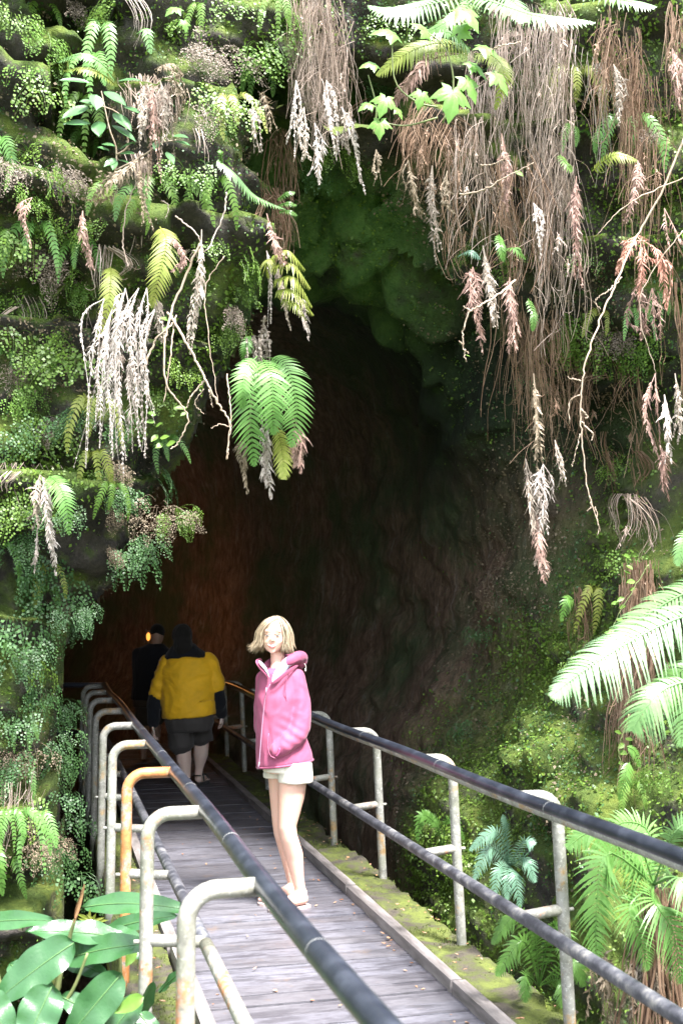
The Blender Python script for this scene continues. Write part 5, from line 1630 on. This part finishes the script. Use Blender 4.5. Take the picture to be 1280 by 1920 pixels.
mb.cap(q(516, 1215, -.02), q(520, 1262, -.02), .039, .047); mb.cap(q(519, 1255), q(512, 1290, .05), .05, .05)
loft(mb, [(q(524, 1262), .09, .06, .3), (q(523, 1290), .115, .08, .3), (q(524, 1350), .10, .075, .3), (q(530, 1400), .105, .085, .3), (q(535, 1450), .12, .095, .3)])
FL = [(q(549, 1440, .02), .088), (q(546, 1490, .03), .079), (q(538, 1548, .04), .054), (q(541, 1568, .035), .051), (q(551, 1604, .0), .053), (q(558, 1648, -.01), .036), (q(565, 1682, -.02), .030)]
BL = [(q(523, 1440, -.10), .080), (q(522, 1490, -.12), .066), (q(523, 1550, -.12), .050), (q(525, 1570, -.125), .047), (q(534, 1604, -.16), .047), (q(541, 1645, -.17), .033), (q(546, 1672, -.18), .028)]
for ch in (FL, BL):
    for (a, ra), (b, rb_) in zip(ch, ch[1:]): mb.cap(a, b, ra, rb_, 18)
fh, ft = q(576, 1702, -.03), q(509, 1702, .11)
bh, bt = q(556, 1702, -.19), q(486, 1702, -.05)
fh.z = ft.z = bh.z = bt.z = .012
foot(mb, fh, ft, .008); foot(mb, bh, bt, .008)
mb.cap(FL[-1][0], fh + Vector((-.03, 0, .05)), .030, .032); mb.cap(BL[-1][0], bh + Vector((-.03, 0, .05)), .028, .030)
# arms inside the sleeves
mb.cap(q(553, 1280), q(560, 1362, .05), .042, .036); mb.cap(q(560, 1362, .05), q(522, 1402, .13), .036, .028)
body = w.blob(mb, 'body', SK, .0062, 5)
# face
EY = mat_cloth('eye_white', (.7, .68, .66), .3); IR = mat_cloth('iris', (.05, .06, .07), .3); LP = mat_skin('lips', (.48, .13, .13)); BR = mat_cloth('brow', (.20, .11, .07))
for sx in (-1, 1):
    c = hp(-.004 + sx * .029, .0725, .004)
    m1 = MB(); m1.ball(c, (.0125, .008, .0045), 12, 8); e = w.put(m1, 'eye', EY, body)
    m1 = MB(); m1.ball(c + Vector((0, -.006, 0)), (.0060, .0045, .0044), 10, 6); w.put(m1, 'iris', IR, e)
    m1 = MB(); m1.tube(curve_pts([c + Vector((sx * -.015, -.006, .006)), c + Vector((0, -.009, .0085)), c + Vector((sx * .016, -.003, .004))], 7), .0024, 6); w.put(m1, 'eyelid', BR, body)
    m1 = MB(); m1.tube(curve_pts([c + Vector((sx * -.016, -.008, .019)), c + Vector((0, -.011, .023)), c + Vector((sx * .019, -.004, .018))], 7), .0026, 6); w.put(m1, 'eyebrow', BR, body)
m1 = MB()
lipc = lambda x, z: hp(-.006 + x, .0785 - abs(x) * .35 - x * x * 6, -.053 + z)
m1.tube([lipc(x, .005 + x * x * 8) for x in np.linspace(-.029, .029, 9)], [.0015, .0028, .0034, .0036, .0032, .0036, .0034, .0028, .0015], 8)
m1.tube([lipc(x, -.012 + x * x * 24) for x in np.linspace(-.027, .027, 9)], [.0015, .003, .0042, .005, .0052, .005, .0042, .003, .0015], 8)
w.put(m1, 'lips', LP, body)
m1 = MB(); m1.tube([lipc(x, -.0025 + x * x * 15) + Vector((0, .001, 0)) for x in np.linspace(-.022, .022, 7)], .0052, 8); w.put(m1, 'teeth', mat_cloth('teeth', (.78, .75, .70), .3), body)
# hair: bob parted on her left, tips blown outwards
HA = mat_leaf('blonde_hair', [(.25, .18, .11), (.43, .34, .23), (.60, .52, .40)], .1, .5, .4)
mb = MB()
top = hp(.022, -.01, .108)
mb.ball(hp(.004, -.034, .034), (.078, .084, .078), 20, 14)
def strand_lock(path, w0, w1, th=.006):
    pts = curve_pts(path, 12)
    for i in range(11):
        j = Vector((random.gauss(0, .006), random.gauss(0, .006), random.gauss(0, .003))); ph = random.uniform(0, 6); wa = random.uniform(.0015, .006)
        p2 = [p + j * (1 + 1.8 * t / 11) + Vector((math.sin(ph + t * .9), math.cos(ph + t * .8), 0)) * wa * t / 11 for t, p in enumerate(pts)]
        mb.tube(p2, [(w0 + (w1 - w0) * t / 11) * .44 * (1 if t < 10 else .5 if t < 11 else .1) for t in range(12)], 5)
for k in range(26):
    f = k / 25
    a = -1.45 + f * 1.6                     # her right side (the viewer's left)
    x = -.074 - .004 * math.cos(a * 2); y = .052 - .125 * f
    tip = hp(-.098 - .022 * math.sin(f * 3.0) + random.gauss(0, .004), .045 - .12 * f, -.078 + .03 * (1 - f) * random.random() - .018 * f)
    strand_lock([top + Vector((random.gauss(0, .004), .05 * f, 0)), hp(-.030, .052 - .10 * f, .098 - .015 * (1 - f)), hp(x, y, .030), hp(x - .006, y - .002, -.035), tip], .0065, .0035)
for k in range(24):
    f = k / 23
    y = .048 - .125 * f
    tip = hp(.076 + .010 * math.sin(f * 3) + random.gauss(0, .003), y - .004, -.095 + random.gauss(0, .006))
    strand_lock([top + Vector((.004, .05 * f, 0)), hp(.056, y * .9, .074), hp(.073, y, .015), hp(.075, y - .002, -.045), tip], .0065, .0035)
for k in range(18):
    x = -.075 + .15 * k / 17
    strand_lock([top + Vector((0, .02, 0)), hp(x * .8, -.095, .07), hp(x, -.112, 0), hp(x * 1.1, -.108, -.09 + random.gauss(0, .006))], .008, .004)
for k in range(5):
    strand_lock([hp(-.088, .02, -.045), hp(-.105, .02, -.062), hp(-.128 + random.gauss(0, .006), .02, -.068 + random.gauss(0, .008))], .0028, .0010)
w.put(mb, 'hair', HA, body)
# jacket
PK = mat_cloth('pink_jacket', (.27, .058, .118), .75, .8, .3, 90)
LN = mat_cloth('pale_blue_lining', (.50, .60, .74), .8, .9)
mb = MB()
TW = .45
loft(mb, [(q(523, 1254), .070, .060, TW), (q(525, 1262), .118, .080, TW), (q(525, 1280, -.01), .140, .098, TW), (q(524, 1310), .142, .108, TW), (q(523, 1350), .142, .112, TW),
          (q(526, 1390), .152, .120, TW), (q(531, 1415), .162, .128, TW), (q(533, 1432), .168, .132, TW)])
A = [(q(551, 1276, .0), .064), (q(560, 1320, .02), .062), (q(561, 1362, .05), .060), (q(553, 1380, .085), .057), (q(532, 1397, .125), .049), (q(519, 1404, .135), .040)]
for (a, ra), (b, rb_) in zip(A, A[1:]): mb.cap(a, b, ra, rb_, 18)
Bm = [(q(493, 1276, -.03), .052), (q(489, 1330, -.05), .050), (q(490, 1368, -.02), .046), (q(498, 1396, .03), .04)]
for (a, ra), (b, rb_) in zip(Bm, Bm[1:]): mb.cap(a, b, ra, rb_, 16)


def jk(v, no):
    px = v[:, 0] * w.k + w.px; py = w.py - v[:, 2] * w.k
    # hem drops in front, lifts behind
    low = np.clip((py - 1380) / 55, 0, 1)
    v[:, 2] -= low * (.020 * np.clip((540 - px) / 60, -1, 1))
    # drag folds from the pocket and down from the shoulder
    fold = np.sin((py - px * .6) * .34) * np.exp(-((px - 545) / 22) ** 2 - ((py - 1372) / 26) ** 2) * .0045 * (1 + .8 * fbm(v * 14, 2, 5))
    fold += np.sin((px + .18 * py) * .30) * np.exp(-((py - 1330) / 60) ** 2) * .0022
    v += no * fold[:, None]
    return v


jacket = w.blob(mb, 'jacket', PK, .0078, 5, .0065, (10, 10, 4), fn=jk)
# underarm shadow gap is real geometry: the sleeve stands proud of the body; pocket flap and cuff
mb = MB(); mb.tube(curve_pts([q(505, 1372, .155), q(503, 1392, .165), q(508, 1412, .17), q(520, 1418, .17)], 8), .004, 6); w.put(mb, 'pocket_edge', PK, jacket)
mb = MB(); mb.tube(curve_pts([q(526, 1398, .178), q(524, 1408, .18), q(519, 1414, .175)], 6), .006, 6); w.put(mb, 'cuff_tab', mat_cloth('dark_pink_tab', (.30, .05, .14)), jacket)
# stand-up collar with pale blue lining, zip, hood
def sheet(rows, name, mat, parent):
    mb = MB(); n = len(rows[0]); vs = [v for r in rows for v in r]
    fs = [(i * n + j, i * n + j + 1, (i + 1) * n + j + 1, (i + 1) * n + j) for i in range(len(rows) - 1) for j in range(n - 1)]
    mb.add(vs, fs); o = w.put(mb, name, mat, parent)
    m = o.modifiers.new('t', 'SOLIDIFY'); m.thickness = .005; m = o.modifiers.new('s', 'SUBSURF'); m.levels = m.render_levels = 2
    return o
sheet([[q(506, 1276, .125), q(498, 1262, .10), q(492, 1254, .06), q(494, 1250, -.02)], [q(503, 1270, .135), q(488, 1258, .12), q(480, 1246, .08), q(488, 1240, -.02)], [q(501, 1262, .13), q(483, 1248, .12), q(475, 1236, .08), q(490, 1234, -.02)]], 'collar', PK, jacket)
sheet([[q(508, 1275, .12), q(503, 1262, .10), q(500, 1252, .05)], [q(503, 1262, .128), q(493, 1250, .112), q(489, 1240, .065)], [q(500, 1257, .126), q(487, 1244, .112), q(482, 1236, .07)]], 'collar_lining', LN, jacket)
sheet([[q(510, 1284, .128), q(520, 1275, .13), q(534, 1262, .10), q(545, 1250, .02)], [q(509, 1274, .138), q(522, 1262, .142), q(538, 1250, .11), q(549, 1240, .02)], [q(512, 1262, .135), q(523, 1246, .13), q(535, 1232, .09), q(545, 1226, .0)]], 'collar_lining', LN, jacket)
sheet([[q(508, 1286, .135), q(522, 1280, .142), q(540, 1264, .115), q(560, 1252, .03)], [q(509, 1278, .142), q(524, 1268, .148), q(541, 1254, .12), q(560, 1244, .03)]], 'collar', PK, jacket)
mb = MB()
hq = [q(528, 1246, .07), q(542, 1240, .06), q(556, 1234, .01), q(562, 1236, -.05), q(550, 1240, -.10), q(528, 1242, -.11), q(505, 1246, -.10), q(494, 1252, -.05)]
hp_ = curve_pts(hq, 30)
mb.tube(hp_, [.018 + .022 * math.sin(math.pi * i / 29) for i in range(30)], 12)
mb.ball(q(560, 1242, -.06), (.042, .055, .040), 14, 10); mb.ball(q(545, 1252, -.10), (.065, .045, .045), 14, 10)
w.blob(mb, 'hood', PK, .007, 6, .004, (12, 12, 12), jacket)
sheet([[q(536, 1252, .10), q(550, 1248, .06), q(562, 1244, 0)], [q(535, 1240, .085), q(548, 1234, .055), q(560, 1232, -.01)], [q(538, 1232, .05), q(549, 1228, .03), q(558, 1228, -.02)]], 'hood_lining', mat_cloth('white_lining', (.72, .70, .74)), jacket)
mb = MB(); mb.tube(curve_pts([q(569, 1246, -.02), q(572, 1252, -.02), q(571, 1262, -.02)], 5), .0018, 5); mb.ball(q(571, 1258, -.02), (.005, .005, .010), 8, 6); w.put(mb, 'hood_cord', mat_cloth('cord', (.7, .6, .55)), jacket)
ZP = mat_cloth('zip', (.30, .16, .24), .5)
mb = MB(); mb.tube(curve_pts([q(507, 1282, .142), q(499, 1300, .140), q(494, 1340, .132), q(490, 1390, .138), q(487, 1436, .150)], 20), .0030, 6); mb.tube([q(500, 1288, .15), q(499, 1302, .15)], .0035, 6); w.put(mb, 'zip', ZP, jacket)
mb = MB(); mb.tube([q(488, 1425, .155), q(485, 1438, .155)], .004, 6); w.put(mb, 'zip_pull', ZP, jacket)
mb = MB()
for t0 in np.linspace(0, 1, 1):
    rim = []
    for j in range(41):
        a = 2 * math.pi * j / 40
        x, y = .168 * math.cos(a), .132 * math.sin(a)
        c = q(533, 1434)
        v = c + Vector((x * math.cos(TW) - y * math.sin(TW), x * math.sin(TW) + y * math.cos(TW), 0))
        v.z -= .020 * max(-1, min(1, -(v.x + .0) * w.k / 60)) - .004
        rim.append(v)
    mb.tube(rim, .007, 8, False)
w.put(mb, 'hem', PK, jacket)
mb = MB(); mb.tube(curve_pts([q(541, 1262, .085), q(535, 1285, .115), q(536, 1310, .105), q(541, 1330, .10)], 10), .0022, 5); w.put(mb, 'sleeve_seam', mat_cloth('seam', (.17, .03, .08)), jacket)
# shorts
SH = mat_cloth('cream_shorts', (.62, .58, .50), .85, .92)
mb = MB()
loft(mb, [(q(534, 1405), .125, .10, .3), (q(536, 1432), .142, .115, .3), (q(538, 1447), .146, .12, .3)])
loft(mb, [(q(551, 1430, .03), .10, .10, .2), (q(553, 1450, .035), .100, .102, .2), (q(553, 1467, .035), .100, .102, .2)])
loft(mb, [(q(520, 1430, -.08), .088, .09, .2), (q(517, 1450, -.10), .078, .085, .2), (q(515, 1464, -.10), .077, .085, .2)])
w.blob(mb, 'shorts', SH, .0075, 3, .003, (12, 12, 6))
# flip-flops
FF = mat_cloth('flip_flop', (.30, .23, .22), .7)
for h_, t_ in ((fh, ft), (bh, bt)):
    d = (t_ - h_).normalized(); s_ = Vector((-d.y, d.x, 0)); L = (t_ - h_).length
    pr = [(-.01, .022), (.02, .033), (.07, .033), (.12, .034), (.17, .044), (.21, .044), (L - .005, .033), (L + .008, .012)]
    mb = MB(); up = [h_ + d * a + s_ * b for a, b in pr] + [h_ + d * a - s_ * b for a, b in reversed(pr)]
    n = len(up); vs = [Vector((v.x, v.y, .018)) for v in up] + [Vector((v.x, v.y, .001)) for v in up]
    mb.add(vs, [tuple(range(n)), tuple(range(2 * n - 1, n - 1, -1))] + [(i, n + i, n + (i + 1) % n, (i + 1) % n) for i in range(n)])
    sole = w.put(mb, 'sandal', FF, smooth=False)
    mb = MB()
    for sg in (-1, 1):
        mb.tube(curve_pts([h_ + d * (L * .80) + Vector((0, 0, .026)), h_ + d * (L * .62) + s_ * sg * .028 + Vector((0, 0, .052)), h_ + d * (L * .42) + s_ * sg * .036 + Vector((0, 0, .014))], 8), .0042, 6)
    w.put(mb, 'strap', FF, sole)

# ---- person in the yellow shirt, walking away
y = Person(350, 1474, 11.15, 'person', 'stocky person seen from behind in yellow shirt over black sleeves, dark shorts and sandals')
q = y.q
mb = MB()
mb.ball(q(338, 1192), (.080, .098, .115), 18, 12)
mb.cap(q(341, 1205), q(344, 1228), .062, .075)
loft(mb, [(q(346, 1226), .13, .09, 0), (q(348, 1250), .21, .13, 0), (q(350, 1290), .22, .16, 0), (q(350, 1325), .20, .15, 0), (q(352, 1352), .15, .12, 0)])
L1 = [(q(336, 1345), .125), (q(338, 1385), .10), (q(342, 1400, .0), .078), (q(344, 1422), .075), (q(349, 1450), .045), (q(350, 1466), .038)]
L2 = [(q(366, 1345, -.1), .125), (q(370, 1380, -.16), .10), (q(372, 1394, -.18), .078), (q(371, 1415, -.20), .075), (q(368, 1440, -.22), .045), (q(366, 1456, -.23), .038)]
for ch in (L1, L2):
    for (a, ra), (b, rb_) in zip(ch, ch[1:]): mb.cap(a, b, ra, rb_, 16)
h1, t1 = q(350, 1474, .05), q(338, 1474, -.18); h2, t2 = q(367, 1474, -.18), q(377, 1474, -.42)
for v in (h1, t1, h2, t2): v.z = .02
h1 = t1 + (h1 - t1) * 1.0; foot(mb, h1, t1, .005, .045); foot(mb, h2, t2, .005, .045)
mb.cap(L1[-1][0], h1 + Vector((0, .03, .05)), .038, .038); mb.cap(L2[-1][0], h2 + Vector((0, .03, .05)), .038, .038)
AL = [(q(308, 1240), .075), (q(294, 1290), .062), (q(287, 1320, .02), .05), (q(285, 1352, -.02), .034)]
AR = [(q(386, 1236), .075), (q(402, 1285), .062), (q(409, 1315, -.02), .05), (q(412, 1336, -.10), .034)]
for ch in (AL, AR):
    for (a, ra), (b, rb_) in zip(ch, ch[1:]): mb.cap(a, b, ra, rb_, 14)
hand(mb, q(285, 1354, -.02), (0, .1, -1), 1, (1, 0, 0), .5, 1.05)
hand(mb, q(412, 1338, -.10), (.05, .5, -.85), -1, (-1, 0, 0), .6, 1.05)
body = y.blob(mb, 'body', mat_skin('pale_skin', (.62, .50, .44)), .0085, 5)
mb = MB()
mb.ball(q(338, 1187), (.098, .11, .108), 18, 12); mb.cap(q(339, 1195, .03), q(342, 1214, .05), .085, .10)
y.blob(mb, 'hair', mat_cloth('dark_hair', (.010, .008, .007), .95), .009, 4, .006, (18, 18, 6), body)
BLK = mat_cloth('black_fleece', (.005, .006, .010), .95)
mb = MB()
loft(mb, [(q(342, 1204), .095, .10, 0), (q(344, 1214), .15, .12, 0), (q(346, 1221), .19, .13, 0), (q(347, 1231), .225, .150, 0), (q(348, 1245), .20, .14, 0)])
for ch in (AL, AR):
    for (a, ra), (b, rb_) in zip(ch[1:], ch[2:]): mb.cap(a, b, ra + .014, rb_ + .020, 14)
y.blob(mb, 'black_jacket', BLK, .010, 5, .006)
YE = mat_cloth('yellow_shirt', (.86, .47, .012), .7, .78, .15, 120)
mb = MB()
loft(mb, [(q(352, 1225, .0), .12, .11, 0), (q(352, 1232, .0), .235, .160, 0), (q(351, 1252, .01), .268, .185, 0), (q(351, 1300), .268, .205, 0), (q(353, 1330), .262, .21, 0), (q(354, 1340), .262, .21, 0)])
mb.cap(q(311, 1244), q(299, 1284), .098, .096); mb.cap(q(386, 1240), q(401, 1274), .098, .092)
mb.cap(q(299, 1284), q(294, 1296), .094, .088); mb.cap(q(401, 1274), q(403, 1282), .092, .086)


def yk(v, no):
    # cloth stretched over the back: slanting drag lines
    a = v[:, 0] * 9 + v[:, 2] * 16
    f = np.sin(a * 2.6 + 3 * fbm(v * 3, 2, 3)) * .006 * np.clip(fbm(v * [3, 3, 5], 3, 81) * 3 + .4, 0, 1)
    v += no * f[:, None]
    v[:, 2] -= .02 * np.clip(-v[:, 0] * 4, -1, 1) * (v[:, 2] < .85)
    return v


y.blob(mb, 'yellow_shirt', YE, .0095, 4, .009, (5, 5, 11), fn=yk)
mb = MB()
loft(mb, [(q(353, 1312), .22, .16, 0), (q(353, 1350), .24, .185, 0), (q(353, 1366), .215, .17, 0)])
mb.cap(q(337, 1350), q(338, 1392, .0), .135, .112); mb.cap(q(369, 1350, -.08), q(371, 1378, -.14), .132, .106)
loft(mb, [(q(337, 1365), .125, .12, 0), (q(339, 1396), .118, .115, 0)]); loft(mb, [(q(370, 1362, -.1), .122, .12, 0), (q(373, 1389, -.16), .115, .112, 0)])
y.blob(mb, 'shorts', mat_cloth('dark_shorts', (.055, .048, .045), .8), .010, 4, .007, (8, 8, 4))
SD = mat_cloth('black_sandal', (.015, .015, .015), .5)
for h_, t_ in ((h1, t1), (h2, t2)):
    d = (t_ - h_).normalized(); s_ = Vector((-d.y, d.x, 0)); L = (t_ - h_).length
    mb = MB(); up = [h_ + d * a + s_ * b for a, b in [(-.02, .03), (.08, .04), (.2, .052), (L + .01, .03)]] + [h_ + d * a - s_ * b for a, b in [(L + .01, .03), (.2, .052), (.08, .04), (-.02, .03)]]
    n = 8; vs = [Vector((v.x, v.y, .024)) for v in up] + [Vector((v.x, v.y, .001)) for v in up]
    mb.add(vs, [tuple(range(n)), tuple(range(15, 7, -1))] + [(i, n + i, n + (i + 1) % n, (i + 1) % n) for i in range(n)])
    so = y.put(mb, 'sandal', SD, smooth=False)
    mb = MB()
    for t_2, hh in ((.05, .09), (.75 * L, .05)):
        c = h_ + d * t_2
        mb = MB(); mb.tube([c + s_ * .045 * math.cos(a) + Vector((0, 0, .02 + hh * math.sin(a))) for a in np.linspace(0, math.pi, 12)], .007, 6, False); y.put(mb, 'strap', SD, so)
    mb = MB(); mb.tube([h_ - d * .03 + s_ * .038 * math.cos(a) + Vector((0, 0, .085)) + d * -.015 * math.sin(a) for a in np.linspace(0, math.pi, 8)], .007, 6, False)
    y.put(mb, 'strap', SD, so)

# ---- dark figure ahead
z = Person(282, 1432, 13.2, 'person', 'dark silhouetted person in black jacket walking ahead deep in the cave', z0=0)
z.py = 1150 + 1.7 * FPX / 13.2
q = z.q
mb = MB()
mb.ball(q(291, 1192), (.078, .095, .118), 16, 10); mb.cap(q(290, 1200), q(288, 1212), .06, .065)
loft(mb, [(q(286, 1212), .12, .09, 0), (q(283, 1230), .19, .12, 0), (q(280, 1270), .19, .13, 0), (q(278, 1310), .18, .14, 0)])
for x, tt in ((268, 0), (287, -.15)):
    ch = [(q(x + 4, 1310, tt), .10), (q(x, 1350, tt), .075), (q(x, 1368, tt), .065), (q(x, 1405, tt), .045), (q(x, z.py - 9, tt), .034)]
    for (a, ra), (b, rb_) in zip(ch, ch[1:]): mb.cap(a, b, ra, rb_, 14)
    hh = q(x, z.py, tt + .04); hh.z = .02; foot(mb, hh, hh + Vector((0, .25, 0)), 0, .042)
for sg, x in ((-1, 256), (1, 306)):
    ch = [(q(281 + sg * 24, 1228), .065), (q(x, 1270), .052), (q(x - 2, 1306, -.04), .034)]
    for (a, ra), (b, rb_) in zip(ch, ch[1:]): mb.cap(a, b, ra, rb_, 14)
    hand(mb, q(x - 2, 1308, -.04), (0, .2, -1), -sg, (-sg, 0, 0), .5, 1.0)
body = z.blob(mb, 'body', mat_skin('skin_in_lamplight', (.36, .25, .19)), .010, 4)
mb = MB(); mb.ball(q(291, 1186, -.01), (.086, .102, .10), 16, 10); z.blob(mb, 'hair', mat_cloth('black_hair', (.006, .005, .005), .95), .010, 3, .003, parent=body)
mb = MB()
loft(mb, [(q(288, 1208), .085, .08, 0), (q(285, 1216), .17, .12, 0), (q(283, 1236), .22, .15, 0), (q(281, 1275), .215, .155, 0), (q(278, 1312), .21, .16, 0)])
for sg, x in ((-1, 256), (1, 306)):
    ch = [(q(281 + sg * 24, 1228), .08), (q(x, 1270), .066), (q(x - 2, 1304, -.04), .05)]
    for (a, ra), (b, rb_) in zip(ch, ch[1:]): mb.cap(a, b, ra, rb_, 14)
z.blob(mb, 'jacket', BLK, .011, 4, .006)
mb = MB(); loft(mb, [(q(279, 1300), .19, .15, 0), (q(278, 1325), .19, .15, 0)]); mb.cap(q(270, 1318), q(268, 1348), .11, .10); mb.cap(q(287, 1318, -.12), q(288, 1348, -.15), .11, .10)
z.blob(mb, 'shorts', mat_cloth('khaki_shorts', (.045, .036, .026), .9), .011, 4, .004)
